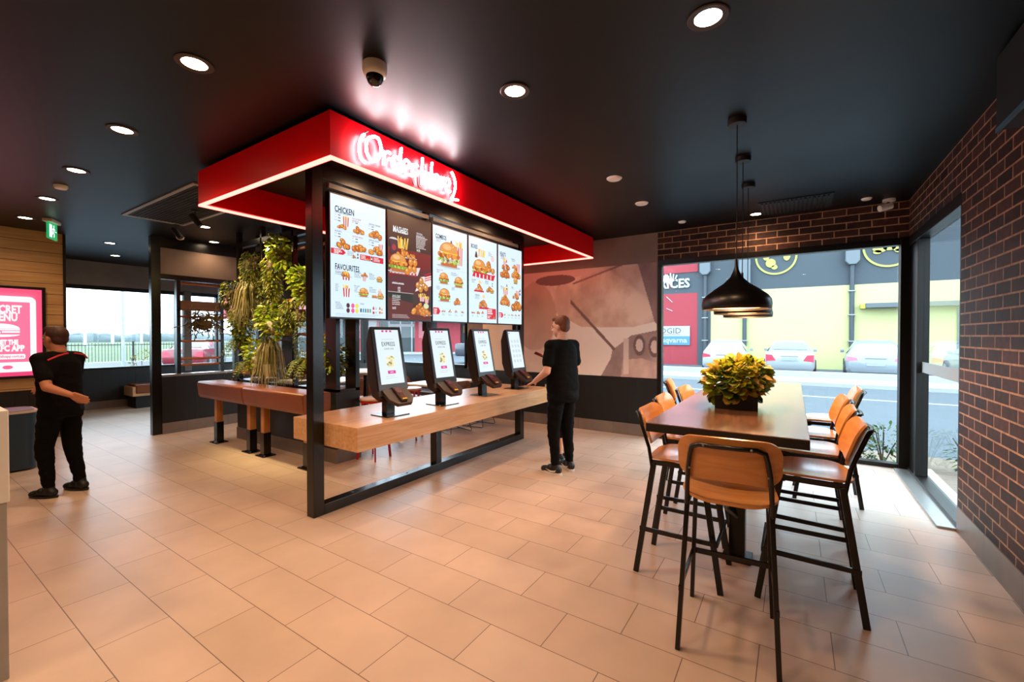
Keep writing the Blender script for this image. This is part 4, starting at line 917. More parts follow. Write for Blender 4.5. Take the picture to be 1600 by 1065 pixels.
plant('hanging_plant', 'dark twisted plant behind the left fern, lower left of the frame', -6.78, 1.48, 'fern', size=1.1, seed=15)
plant('hanging_plant', 'pale leafy plant high behind the bright bush, right bay', -5.5, 1.98, 'cascade', size=.7, seed=16)
# wiry plant in the left screen
t = thing('wiry_plant', 'tangled wiry plant hanging in the left screen bay', 'hanging plant', (PX + .06, 3.25, 1.80))
P_(MB().lathe([(.03, -.16), (.1, -.12), (.13, -.04), (.12, 0), (.11, 0), (.001, -.02)], n=18), 'pot', mat('pale_basket', '6e5c38', .7), t, smooth=50)
rg = random.Random(5); m = MB()
for _ in range(130):
    p = Vector((rg.gauss(0, .05), rg.gauss(0, .11), rg.uniform(-.16, .12))); pts = [p]; d = Vector((rg.gauss(0, 1), rg.gauss(0, 1), rg.gauss(.2, .7))).normalized()
    for k in range(6): d = (d + Vector((rg.gauss(0, .6), rg.gauss(0, .6), rg.gauss(-.12, .5)))).normalized(); p = p + d * .04; pts.append(p)
    m.color(rg.choice(['7a6a38', '5a4e24', '94804a'])); m.tube(pts, .008, 4)
P_(m, 'foliage', LEAF, t)
# bulb and track spots
t = thing('festoon_bulb', 'small glowing bulb among the top leaves of the plant frame', 'light bulb', (-5.92, DY - .12, 2.70))
P_(MB().sphere((0, 0, 0), .022, 14, 10), 'glass_bulb', emis('warm_bulb', 'ffd27a', 40), t, smooth=80)
P_(MB().tube([(0, 0, .018), (0, 0, .045), (0, .06, .16)], .010, 8), 'socket', BLACKM, t)
lamp('POINT', 'festoon_lamp', (-5.92, DY - .16, 2.70), 3, (1, .72, .36), .03)
def spot_head(x, y, lab, aim):
    t = thing('track_spotlight', lab, 'spotlight', (x, y, H)); d = (Vector(aim) - Vector((x, y, H - .12))).normalized(); c = Vector((0, 0, -.12))
    P_(MB().lathe([(.045, 0), (.045, -.02), (.001, -.02)], n=18), 'mount', BLACKM, t); P_(MB().tube([(0, 0, -.02), (0, 0, -.1)], .008, 6), 'arm', BLACKM, t)
    P_(MB().tube([c - d * .07, c + d * .09], .035, 14), 'barrel', BLACKM, t, smooth=40)
    l = lamp('SPOT', 'track_lamp', tuple(Vector((x, y, H)) + c + d * .11), 65, (1, .74, .34), .03, spot=75, blend=.6); l.rotation_euler = d.to_track_quat('-Z', 'Y').to_euler()
spot_head(-7.2, 2.5, 'black ceiling spotlight left of the plant frame', (-6.5, 3.2, 1.7))
spot_head(-6.2, 2.35, 'black ceiling spotlight above the plant frame', (-5.7, 3.2, 1.6))
spot_head(-5.1, 2.3, 'black ceiling spotlight inside the red canopy', (-5.3, 3.2, 1.7))

# ================================================================= LEANING BENCHES
def lean_bench(x, w, legs, label, nm='leaning_bench'):
    t = thing(nm, label, 'bench', (x, 2.93, 0), 0, 'leather leaning benches by the plant wall')
    prof = [(-.17, .69), (-.15, .655), (.15, .655), (.17, .69), (.17, .87), (.155, .885), (-.165, .89), (-.18, .875)]
    P_(MB().prism(prof, lambda a, b: (0, a, b), lambda a, b: (w, a, b)), 'leather_pad', LEATHER, t, bev=.012, seg=3, smooth=40)
    P_(MB().prism([(-.172, .70), (-.168, .69), (-.185, .86), (-.189, .86)], lambda a, b: (.012, a, b), lambda a, b: (w - .012, a, b)), 'front_welt', LEATHER, t)
    for l in legs:
        P_(MB().box(l - .04, -.045, .29, l + .04, .035, .66), 'leg', OAKZ, t, bev=.003)
        P_(MB().box(l - .046, -.051, .01, l + .046, .041, .30), 'leg_sleeve', BLACK, t, bev=.002)
        P_(MB().box(l - .10, -.09, 0, l + .10, .08, .012), 'foot_plate', BLACK, t, bev=.002)
        m = MB()
        for a in (-.075, .075): m.lathe([(.01, .012), (.01, .018), (.001, .019)], (l + a, -.06, 0), 8)
        P_(m, 'foot_bolts', GREYM, t)
lean_bench(-7.24, 1.3, (.24, 1.18), 'tan leather topped leaning bench on oak legs, farther from the red canopy post')
lean_bench(-5.93, 1.36, (.22, 1.18), 'tan leather topped leaning bench on oak legs, touching the black frame post')

# bench seat at the left wall
t = thing('window_bench', 'low oak bench with orange leather cushion under the far left window', 'bench', (-11.9, 3.25, 0))
P_(MB().box(-.28, .06, 0, .2, 1.5, .26), 'plinth', BLACKM, t, bev=.003)
P_(MB().box(-.3, 0, .26, .24, 1.6, .31), 'seat_base', OAK, t, bev=.003)
P_(MB().box(-.3, 0, .31, .24, .05, .46), 'end_panel', OAKX, t, bev=.003)
P_(MB().box(-.28, .06, .31, .22, 1.58, .50), 'cushion', LEATHER, t, bev=.025, seg=3)

# ================================================================= REAR SEATING
WT = mat('white_laminate', 'efece8', .35)
def round_table(name, x, y, r, h, label):
    t = thing(name, label, 'table', (x, y, 0))
    P_(MB().lathe([(r - .004, h - .03), (r, h - .026), (r, h - .004), (r - .004, h), (.001, h)], n=40), 'tabletop', WT, t, smooth=30)
    P_(MB().lathe([(.035, .02), (.035, h - .03)], n=16), 'pedestal', BLACK, t, smooth=40); P_(MB().lathe([(.22, 0), (.22, .012), (.05, .025)], n=28), 'base', BLACK, t, smooth=30)
def rect_table(x, y, w, d, h, label):
    t = thing('dining_table', label, 'table', (x, y, 0))
    P_(MB().box(-w / 2, -d / 2, h - .03, w / 2, d / 2, h), 'tabletop', WT, t, bev=.004)
    P_(MB().box(-.04, -.04, .015, .04, .04, h - .03), 'pedestal', BLACK, t); P_(MB().box(-.25, -.25, 0, .25, .25, .015), 'base', BLACK, t)
round_table('round_table', -5.15, 4.05, .42, 1.05, 'round white high table behind the black frame post')
rect_table(-5.2, 5.75, .72, 1.2, .74, 'white dining table below the back left window')
rect_table(-7.1, 4.9, .8, .8, .74, 'white dining table farthest left behind the plant wall')
rect_table(-8.6, 6.0, .7, .7, .74, 'white dining table in the corner by the window mullion')
REDP = mat('red_paint', 'b4141c', .35)
def red_stool():
    t = thing('red_stool', '', 'stool')
    P_(MB().lathe([(.15, .735), (.17, .74), (.175, .752), (.17, .765), (.001, .768)], n=28), 'seat', mat('pale_seat', 'c9a284', .4), t, smooth=40)
    P_(MB().lathe([(.165, .71), (.165, .735)], n=28), 'seat_ring', REDP, t, smooth=40)
    for k in range(4):
        a = R_(45 + 90 * k + 10); c, s = math.cos(a), math.sin(a); P_(MB().bar((c * .2, s * .2, 0), (c * .13, s * .13, .72), .03, .018, up=(-s, c, 0)), 'leg', REDP, t, bev=.002)
    P_(MB().tube([(.175 * math.cos(R_(10 * k)), .175 * math.sin(R_(10 * k)), .26) for k in range(36)], .008, 6, closed=True), 'foot_ring', REDP, t, smooth=60)
    return t
r0 = red_stool()
for i, (x, y, lab) in enumerate(((-4.45, 3.62, 'red legged stool seen under the near end of the counter'), (-4.85, 4.62, 'red legged stool behind the nearest kiosk, farther one'), (-5.72, 3.86, 'red legged stool between the black frame post and the round table'))):
    if i == 0: r0.location = (x, y, 0); r0['label'] = lab; r0['group'] = 'red stools around the round table'
    else: dup(r0, (x, y, 0), .3 * i, lab, 'red stools around the round table')
def wire_chair():
    t = thing('dining_chair', '', 'chair')
    br = wood('chair_brown', '6b3c22', '8a5230', 'x', .4)
    P_(slab(rrect(.42, .42, .1, 5), lambda u, v: ((u, v, .45 + .03 * (v / .2) ** 2 * (1 if v < 0 else .2)), (0, 0, 1)), .012), 'seat', br, t, smooth=50)
    P_(slab(rrect(.44, .3, .12, 5), lambda u, v: ((u, -.23 + .08 * (u / .22) ** 2 - .15 * v, .68 + v), (0, 1, .15)), .012), 'backrest', br, t, smooth=50)
    for s in (-1, 1):
        P_(MB().tube([(s * .12, .1, .44), (s * .2, .2, .02), (s * .2, .18, .008), (s * .2, -.2, .008), (s * .2, -.22, .02), (s * .12, -.12, .44)], .006, 6), 'sled_leg', BLACK, t, smooth=60)
        P_(MB().tube([(s * .12, -.1, .44), (s * .13, -.24, .5), (s * .13, -.26, .72)], .006, 6), 'back_support', BLACK, t, smooth=60)
    P_(MB().tube([(-.2, .1, .008), (.2, .1, .008)], .005, 6), 'cross_wire', BLACK, t)
    return t
c0 = wire_chair()
for i, (x, y, a, lab) in enumerate(((-4.62, 5.35, 75, 'brown chair with black wire legs below the second kiosk, nearest the viewer'), (-4.58, 5.95, 95, 'brown chair with black wire legs beside the dining table, far side'),
        (-5.85, 5.5, -90, 'brown shell chair with curved back left of the dining table'), (-6.35, 4.85, 80, 'brown shell chair right of the far left dining table'), (-7.8, 4.9, -90, 'brown shell chair left of the far left dining table'), (-7.85, 6.0, 80, 'brown shell chair beside the corner dining table'))):
    if i == 0: c0.location = (x, y, 0); c0.rotation_euler = (0, 0, R_(a)); c0['label'] = lab; c0['group'] = 'brown chairs at the rear tables'
    else: dup(c0, (x, y, 0), R_(a), lab, 'brown chairs at the rear tables')
t = thing('banquette', 'dark low banquette seat under the back left window', 'banquette', (-6.6, 6.35, 0))
P_(MB().box(-.85, -.3, 0, .85, .27, .40), 'base', BLACKM, t, bev=.004); P_(MB().box(-.85, -.32, .40, .85, .2, .47), 'seat_pad', mat('dark_leather', '3c2418', .4), t, bev=.015)

# ================================================================= LEFT FOREGROUND
t = thing('counter_end', 'white and grey stone service counter end at the left picture edge', 'counter', (-2.96, .38, 0))
P_(MB().box(-2.2, -1.6, 0, 0, 0, .80), 'lower_panel', mat('grey_stone', '9a9a98', .5, nz=.1, ns=6), t, bev=.003)
P_(MB().box(-2.22, -1.62, .80, .006, .008, 1.215), 'upper_panel', mat('white_stone', 'dfe1e0', .3), t, bev=.004)
t = thing('waste_bin', 'dark blue rounded waste station beside the timber wall', 'bin', (-7.62, .95, 0), R_(0))
P_(MB().prism(rrect(.5, .5, .12, 6), lambda a, b: (a, b, .02), lambda a, b: (a, b, .66)), 'bin_body', mat('bin_blue', '1c3342', .4), t, smooth=40)
P_(MB().prism(rrect(.52, .52, .13, 6), lambda a, b: (a, b, .66), lambda a, b: (a, b, .685)), 'bin_rim', mat('bin_rim', 'c9b8a6', .4), t, smooth=40)
P_(MB().prism(rrect(.47, .47, .11, 6), lambda a, b: (a, b, .685), lambda a, b: (a, b, .69)), 'bin_lid', mat('bin_lid', '3a4048', .3), t, smooth=40)
P_(MB().box(.246, -.01, .03, .254, .01, .65), 'door_seam', BLACKM, t)
# tv on timber wall
t = thing('promo_screen', 'bright pink advertising screen about a secret menu on the timber wall', 'screen', (-9.385, .28, .93))
P_(MB().box(-.01, 0, 0, .07, 1.32, 1.33), 'bezel', mat('screen_bezel', '070708', .3), t, bev=.004)
A = Art(); A.rect(0, 0, 1.24, 1.25, 'f04f78'); A.rect(0, 0, 1.24, .3, 'e63c70')
def rr(u0, v0, u1, v1, r, c): A.poly([(u0 + (u1 - u0) / 2 + a, v0 + (v1 - v0) / 2 + b) for a, b in rrect(u1 - u0, v1 - v0, r)], c)
rr(.28, .06, 1.18, 1.14, .07, 'fff2f4'); A.rect(.34, .20, 1.12, 1.06, 'f2557c'); A.ell(.90, .13, .05, .028, 'e63c70')
rr(.60, .245, 1.07, .315, .02, 'fff2f4')
A.ell(.83, .675, .19, .075, 'fff2f4', n=20, t0=0, t1=math.pi); A.rect(.64, .655, 1.02, .67, 'fff2f4'); rr(.66, .60, .84, .645, .02, 'fff2f4'); A.rect(.85, .62, 1.02, .645, 'fff2f4'); A.ell(.83, .595, .19, .035, 'fff2f4', n=16, t0=math.pi, t1=2 * math.pi); A.ell(.76, .62, .03, .018, 'f2557c')
M = basis((.0705, .04, .04), (0, 1, 0), (0, 0, 1)); A.m.xf(M); P_(A.m, 'display', SCR, t)
wk = emis('ink_pinkwhite', 'fff2f4', .5)
for s, u, v, sz, sx_ in (('SECRET', 1.04, .90, .155, .58), ('MENU', 1.0, .79, .155, .58), ('GET THE', 1.0, .455, .09, .56), ('KFC APP', 1.06, .36, .115, .62)):
    text(s, sz, M @ Matrix.Translation((u, v, .002)), wk, t, sx=sx_, off=.007, align='RIGHT')
text('kfcapp.com.au', .052, M @ Matrix.Translation((1.055, .268, .002)), emis('ink_pink', 'e0406a', .5), t, sx=.75, off=.001, align='RIGHT')
lamp('AREA', 'promo_glow', (-9.25, .95, 1.6), 10, (1, .35, .5), 1.1, rot=(0, R_(90), 0)).data.spread = R_(170)

# ================================================================= PEOPLE
def bake(mb, name, m, parent, voxel, smooth=6, disp=None):
    o = mb.build(name + '_src', m); r = o.modifiers.new('r', 'REMESH'); r.mode = 'VOXEL'; r.voxel_size = voxel
    s = o.modifiers.new('s', 'SMOOTH'); s.iterations = smooth; s.factor = .5
    bpy.context.view_layer.update(); me = bpy.data.meshes.new_from_object(o.evaluated_get(bpy.context.evaluated_depsgraph_get())); bpy.data.objects.remove(o)
    if disp:
        for v in me.vertices: v.co = Vector(disp(v.co))
    me.polygons.foreach_set('use_smooth', [True] * len(me.polygons)); me.materials.clear(); me.materials.append(m); me.name = name
    o = bpy.data.objects.new(name, me); COL.objects.link(o); o.parent = parent; return o
def cap(m, a, b, ra, rb, n=14):
    a, b = Vector(a), Vector(b); k = 7; m.tube([a + (b - a) * i / k for i in range(k + 1)], [ra + (rb - ra) * i / k for i in range(k + 1)], n); m.sphere(a, ra, n, 10); m.sphere(b, rb, n, 10)
def hand(m, w, d, palmn, grip=.6, s=1.0):
    """w wrist, d pointing direction, palmn palm normal"""
    d = Vector(d).normalized(); pn = Vector(palmn).normalized(); pn = (pn - d * pn.dot(d)).normalized(); sd = d.cross(pn)
    for k in range(4): cap(m, Vector(w) + sd * (k - 1.5) * .018 * s + d * .01, Vector(w) + sd * (k - 1.5) * .021 * s + d * .085 * s, .013 * s, .012 * s, 8)
    for k, l in enumerate((.068, .078, .072, .056)):
        p = Vector(w) + d * .088 * s + sd * (k - 1.5) * .0215 * s; dd = d
        for j in range(3): a = grip * (.5 + .35 * j); dd2 = (d * math.cos(a) + pn * math.sin(a)); q = p + dd2 * l * s * (.45, .3, .25)[j]; cap(m, p, q, .0092 * s - j * .0008, .0085 * s - j * .0008, 8); p = q
    p = Vector(w) + d * .03 * s - sd * .03 * s; q = p + (d * .6 - sd * .55 + pn * .5).normalized() * .045 * s; cap(m, p, q, .013 * s, .011 * s, 8); cap(m, q, q + (d * .8 + pn * .5).normalized() * .032 * s, .0105 * s, .009 * s, 8)
def person(name, label, loc, rz, H_, J, skin, hair, shirt, pants, shoe, bulk=1.0, child=False, swoosh=False, stripe=None, look=0.0, tilt=0.0, shorts=False, sleeves='short'):
    t = thing(name, label, 'person', loc, R_(rz)); k = H_ / 1.75
    SK = mat('skin_' + skin, skin, .5); B = MB(); V = lambda p: Vector(p) * k
    hz = 1.63 if not child else 1.60; hs = k * (1.0 if not child else 1.28); HC = V(J['head']); Rh = Matrix.Rotation(R_(look), 4, 'Z') @ Matrix.Rotation(R_(tilt), 4, 'X')
    hp = lambda p: HC + Rh @ (Vector(p) * hs)
    B.sphere(hp((0, -.012, .03)), (.076 * hs, .096 * hs, .092 * hs), 20, 14, Rh.to_3x3().to_4x4()); B.sphere(hp((0, .028, -.035)), (.058 * hs, .068 * hs, .078 * hs), 16, 12, Rh.to_3x3().to_4x4())
    B.sphere(hp((0, .05, -.085)), (.032 * hs, .034 * hs, .024 * hs), 12, 8)
    cap(B, hp((0, .088, .012)), hp((0, .108, -.022)), .010 * hs, .015 * hs, 8)                                 # nose
    cap(B, hp((-.02, .092, -.055)), hp((.02, .092, -.055)), .008 * hs, .008 * hs, 8)                            # mouth ridge
    for s in (-1, 1):
        B.sphere(hp((s * .078, -.008, -.005)), (.012 * hs, .02 * hs, .032 * hs), 10, 8, Rh.to_3x3().to_4x4()); cap(B, hp((s * .015, .088, .03)), hp((s * .045, .078, .032)), .010 * hs, .009 * hs, 8)
    cap(B, V(J['neck']), hp((0, -.015, -.06)), .062 * k, .056 * k)
    b = bulk
    def torso(m, g):
        for p, rx, ry, rz_ in ((J['chest'], .165, .115, .15), (J['waist'], .15 * b, .12 * b, .13), (J['pelvis'], .165 * (.5 + b / 2), .13 * (.5 + b / 2), .12)): m.sphere(V(p), ((rx + g) * k, (ry + g) * k, (rz_ + g) * k), 22, 14)
        cap(m, V(J['waist']), V(J['chest']), (.125 * b + g) * k, (.125 + g) * k, 18); cap(m, V(J['waist']), V(J['pelvis']), (.125 * b + g) * k, (.13 + g) * k, 18)
        for s in 'LR': cap(m, V(J['neck']) + Vector((0, 0, -.05 * k)), V(J['sh' + s]), (.05 + g) * k, (.06 + g) * k)
        m.sphere((V(J['chest']) + V(J['waist'])) / 2, ((.155 * b + g) * k, (.122 * b + g) * k, (.2 + g) * k), 22, 14)
    torso(B, 0)
    for s in 'LR':
        cap(B, V(J['sh' + s]), V(J['el' + s]), .054 * k, .043 * k); cap(B, V(J['el' + s]), V(J['wr' + s]), .043 * k, .027 * k)
        d = Vector(J['hd' + s]) - Vector(J['wr' + s]); hand(B, V(J['wr' + s]), d, J.get('pn' + s, (0, 0, -1)), J.get('gr' + s, .5), k)
        cap(B, V(J['hip' + s]), V(J['kn' + s]), .085 * k * (.6 + .4 * b), .058 * k); cap(B, V(J['kn' + s]), V(J['an' + s]), .057 * k, .038 * k); cap(B, V(J['an' + s]), V(J['an' + s]) + Vector((0, 0, -.05 * k)), .038 * k, .035 * k)
    bake(B, 'body', SK, t, .0065 * (1 if not child else .9), 3)
    for s in (-1, 1):
        m = MB().sphere(hp((s * .031, .088, .012)), .011 * hs, 10, 8); P_(m, 'eye', mat('eye', 'ded8d0', .3), t, smooth=80)
        m = MB().sphere(hp((s * .031, .0965, .012)), .0055 * hs, 8, 6); P_(m, 'pupil', mat('pupil', '2a2018', .2), t, smooth=80)
    m = MB().box(-.018 * hs, .0985 * hs, -.058 * hs, .018 * hs, .1015 * hs, -.053 * hs); m.xf(Rh); m.v = [tuple(Vector(v) + HC) for v in m.v]; P_(m, 'lips', mat('lips', '9c5a50', .5), t)
    Hm = MB(); Hm.sphere(hp((0, -.028, .05)), (.084 * hs, .094 * hs, .086 * hs), 20, 14, Rh.to_3x3().to_4x4()); Hm.sphere(hp((0, -.055, .0)), (.074 * hs, .058 * hs, .07 * hs), 16, 12, Rh.to_3x3().to_4x4()); Hm.sphere(hp((0, .035, .1)), (.06 * hs, .055 * hs, .035 * hs), 14, 10, Rh.to_3x3().to_4x4())
    hm = mat('hair_' + hair, hair, .6, nz=.25, ns=60, bump=.3, scale=(1, 1, .2)); bake(Hm, 'hair', hm, t, .008, 2, lambda c: c + c.normalized() * .0)
    def ctr(z):
        P = [J['pelvis'], J['waist'], J['chest'], J['neck']]
        for p, q in zip(P, P[1:]):
            if z <= q[2] or q is P[-1]: u = (z - p[2]) / (q[2] - p[2]); return Vector(p).lerp(Vector(q), u)
    def loft(m, rings, n=28):
        vs = []; p_ = 2.35
        for z, rx, ry in rings:
            c = ctr(z) if z > J['pelvis'][2] else Vector(J['pelvis']); 
            for i in range(n):
                a = 2 * math.pi * i / n; ca, sa = math.cos(a), math.sin(a)
                vs.append((Vector((c.x + rx * math.copysign(abs(ca) ** (2 / p_), ca), c.y + ry * math.copysign(abs(sa) ** (2 / p_), sa), z)) * k))
        fs = [(i * n + j, i * n + (j + 1) % n, (i + 1) * n + (j + 1) % n, (i + 1) * n + j) for i in range(len(rings) - 1) for j in range(n)]
        fs += [tuple(range(n - 1, -1, -1)), tuple((len(rings) - 1) * n + j for j in range(n))]; m.add(vs, fs)
    zs_ = J['shL'][2] - 1.43
    SM = mat('cloth_' + shirt, shirt, .85, bump=.2, ns=30, spec=.12); Sm = MB()
    loft(Sm, [(z + zs_ * (z - .9) / .5, rx * bb, ry * bb) for z, rx, ry, bb in ((.89, .172, .135, b), (.97, .175, .138, b), (1.08, .172, .136, b), (1.2, .176, .134, (1 + b) / 2), (1.32, .186, .13, 1), (1.4, .182, .116, 1), (1.45, .14, .09, 1), (1.495, .075, .07, 1))])
    for s in 'LR':
        e = V(J['sh' + s]).lerp(V(J['el' + s]), .68 if sleeves == 'short' else 1.0); cap(Sm, V(J['sh' + s]) + Vector((0, 0, -.012 * k)), e, .064 * k, .066 * k, 16)
    for s in 'LR': cap(Sm, V(J['neck']) + Vector((0, -.005, -.055 * k)), V(J['sh' + s]) + Vector((0, 0, -.004 * k)), .062 * k, .072 * k, 16)
    def fold(c, amp=.007):
        q = Vector((c.x * 9, c.y * 9, c.z * 17)) / k; w = noise.noise(q) * amp + noise.noise(q * 2.3) * amp * .4; r = Vector((c.x, c.y, 0)); return Vector(c) + (r.normalized() * w if r.length > 1e-4 else r)
    bake(Sm, 'shirt', SM, t, .012, 10, fold)
    Pm = MB(); pm = mat('cloth_' + pants, pants, .8, bump=.2, ns=30, spec=.12)
    loft(Pm, [(.80, .165 * b, .125 * b), (.86, .172 * b, .138 * b), (.93, .17 * b, .138 * b), (.99, .162 * b, .128 * b)])
    for s in 'LR':
        cap(Pm, V(J['hip' + s]) + Vector((0, 0, -.02)), V(J['kn' + s]), .098 * k * (.5 + .5 * b), .074 * k, 16)
        if not shorts: cap(Pm, V(J['kn' + s]), V(J['an' + s]).lerp(V(J['kn' + s]), .06), .074 * k, .05 * k, 16)
    bake(Pm, 'trousers' if not shorts else 'shorts', pm, t, .012, 8, lambda c: fold(c, .012))
    for s in 'LR':
        a = V(J['an' + s]); f = Vector(J.get('ft' + s, (0, 1, 0))).normalized(); sd = Vector((f.y, -f.x, 0)); base = Vector((a.x, a.y, a.z - .085 * k))
        q = lambda u, v, z: base + f * u * k + sd * v * k + Vector((0, 0, z * k))
        m = MB(); m.sphere(q(-.035, 0, .05), (.044 * k, .044 * k, .045 * k), 14, 10); cap(m, q(-.03, 0, .05), q(.12, 0, .04), .042 * k, .036 * k); m.sphere(q(.15, 0, .035), (.047 * k, .047 * k, .034 * k), 14, 10); cap(m, q(-.01, 0, .05), q(.0, 0, .105), .043 * k, .045 * k)
        m.sphere(q(.07, 0, .06), (.045 * k, .045 * k, .04 * k), 12, 8)
        sh = bake(m, 'shoe', mat('shoe_black', '0c0c0d', .5), t, .008, 3, lambda c: Vector((c.x, c.y, max(c.z, base.z + .012))))
        pts = [(math.cos(i * math.pi / 10), math.sin(i * math.pi / 10)) for i in range(20)]
        P_(MB().prism([(.055 + .145 * cx, .046 * cy) for cx, cy in pts], lambda u, v: q(u, v, 0), lambda u, v: q(u, v, .022)), 'sole', mat('sole_' + shoe, shoe, .5), sh, smooth=40)
        if swoosh:
            for v in (-.05, .05):
                Q = [(.10, .055), (.03, .028), (-.03, .038), (-.045, .062), (-.02, .05), (.03, .043)]
                P_(MB().prism(Q, lambda u, z: q(u, v * 1.0, z), lambda u, z: q(u, v * 1.06, z)), 'side_mark', mat('mark_white', 'e8e8e8', .4), sh)
    return t
S_ = dict(head=(0, .03, 1.635), neck=(0, -.005, 1.50), chest=(0, 0, 1.30), waist=(0, .005, 1.12), pelvis=(0, -.01, .95))
J1 = dict(S_, shL=(-.185, 0, 1.43), shR=(.185, 0, 1.43), elL=(-.25, -.01, 1.15), wrL=(-.24, .20, 1.02), hdL=(-.235, .29, .985), pnL=(.3, 0, -1), grL=.35,
          elR=(.265, .03, 1.15), wrR=(.10, .25, 1.25), hdR=(.02, .33, 1.285), pnR=(-.5, .1, 1), grR=.9,
          hipL=(-.09, 0, .90), knL=(-.105, .03, .50), anL=(-.115, -.01, .085), hipR=(.09, 0, .90), knR=(.11, .03, .50), anR=(.12, .0, .085), ftL=(-.15, 1, 0), ftR=(.25, 1, 0))
man = person('person', 'person in black t-shirt and black trousers seen from behind at the counter, holding a phone', (-2.2, 4.42, 0), 72, 1.76, J1, 'd8a48c', '6a3c22', '060708', '06070a', 'e6e2dc', bulk=1.12, swoosh=True, look=15, tilt=-8)
mw = Matrix.Translation((-2.2, 4.42, 0)) @ Matrix.Rotation(R_(72), 4, 'Z')
ph = thing('mobile_phone', 'black mobile phone in the hand of the person in the black t-shirt', 'phone', tuple(mw @ Vector((-.02, .345, 1.318))), R_(72))
PM = Matrix.Rotation(R_(28), 4, 'X') @ Matrix.Rotation(R_(35), 4, 'Z')
P_(MB().box(-.036, -.074, -.004, .036, .074, .004).xf(PM), 'phone_body', BLACKM, ph, bev=.003)
P_(MB().box(-.032, -.068, .004, .032, .068, .0045).xf(PM), 'phone_screen', mat('phone_glass', '101418', .1), ph)
tag(MB().box(-.004, -.02, -.015, .004, .02, .015).build('waist_tag', mat('mark_white', 'e8e8e8', .4), man, loc=(-.165, .085, .985)), None, None)
J2 = dict(S_, head=(0, .03, 1.58), neck=(0, -.005, 1.46), shL=(-.17, 0, 1.36), shR=(.17, 0, 1.36), elL=(-.22, 0, 1.1), wrL=(-.22, .05, .88), hdL=(-.22, .06, .8), elR=(.22, 0, 1.1), wrR=(.22, .05, .88), hdR=(.22, .06, .8), pnL=(1, 0, 0), pnR=(-1, 0, 0),
          hipL=(-.085, 0, .88), knL=(-.09, .02, .48), anL=(-.1, 0, .085), hipR=(.085, 0, .88), knR=(.09, .02, .48), anR=(.1, 0, .085))
person('person', 'child in dark shorts standing behind the person in black, bare legs showing', (-2.41, 4.90, 0), 72, 1.08, J2, 'd8a48c', '5a3a24', '16181c', '121418', '2a8a90', child=True, shorts=True)
J3 = dict(S_, head=(0, .05, 1.60), neck=(0, .01, 1.48), chest=(0, .01, 1.29), shL=(-.18, .01, 1.40), shR=(.18, .01, 1.40), elR=(.24, .1, 1.14), wrR=(.2, .33, 1.06), hdR=(.19, .42, 1.05), pnR=(-1, 0, 0), grR=.5,
          elL=(-.24, -.13, 1.13), wrL=(-.22, -.36, 1.05), hdL=(-.22, -.44, 1.02), pnL=(1, 0, 0), grL=.4,
          hipL=(-.09, 0, .90), knL=(-.1, .06, .49), anL=(-.10, .02, .085), hipR=(.09, 0, .90), knR=(.11, .0, .49), anR=(.12, -.08, .09), ftL=(0, 1, 0), ftR=(.1, 1, 0))
stf = person('person', 'staff person in black uniform with red piping walking past the timber wall', (-6.0, 1.12, 0), 122, 1.66, J3, 'b87a5c', '3c1e14', '0a0708', '070607', '0c0c0d', bulk=1.05)
m = MB()
for s in (-1, 1): m.tube([(s * .03, -.115, 1.38), (s * .12, -.118, 1.36), (s * .185, -.085, 1.32)], .008, 6)
P_(m, 'red_piping', mat('piping_red', 'c8202c', .5), stf)

# ================================================================= OUTSIDE
G0 = -.1
struct('ground_road', MB().box(-60, YB + .2, G0 - .1, 60, 70, G0).box(-60, -60, G0 - .1, XL - .2, YB + .2, G0).box(XR + .25, -20, G0 - .1, 40, YB + .2, G0), mat('asphalt', '40484e', .8, nz=.08, ns=2), 'grey asphalt road and parking outside the windows')
struct('ground_field', MB().box(-400, -200, G0 - .14, -30.4, 200, G0 + .01), mat('grass_field', '36461e', .9, nz=.25, ns=.12), 'pale green grass field beyond the fence')
struct('trim_kerb', MB().box(-9, 17.2, G0, 14, 19.2, .02).box(-9, 19.2, G0, 14, 19.5, .22), mat('pale_concrete', '8e9090', .8), 'pale concrete kerb between road and parked cars')
struct('trim_road_line', MB().box(-9, 14.2, G0, 14, 14.32, G0 + .004), mat('line_white', 'a0a4a6', .7), 'white painted road line')
# yellow and dark grey building
bd = thing('warehouse_building', 'yellow and dark grey warehouse with round emblems across the road', 'building', (0, 23.0, G0))
bd.location = (0, 26.0, -.315); bd.scale = (1.13, 1.13, 1.13)
Z = lambda z: z - G0
P_(MB().box(-4.0, 0, 0, 16, 8, Z(3.68)), 'yellow_wall', mat('yellow_wall', 'a8a672', .7), bd)
P_(MB().box(-9.5, .02, Z(3.68), 16, 8, Z(7.5)), 'grey_wall', mat('facade_grey', '343c42', .7), bd)
P_(MB().box(-9.5, 0, 0, -4.0, 8, Z(3.68)), 'red_wall', mat('facade_red', '8a2630', .7), bd)
P_(MB().box(-9.5, -.02, Z(4.72), -4.0, .02, Z(6.2)), 'red_sign_panel', mat('facade_red', '8a2630', .7), bd)
P_(MB().box(-4.0, -.03, 0, -3.4, 0, Z(3.68)), 'grey_pier', mat('facade_grey', '343c42', .7), bd)
YM = mat('emblem_yellow', '96964a', .7)
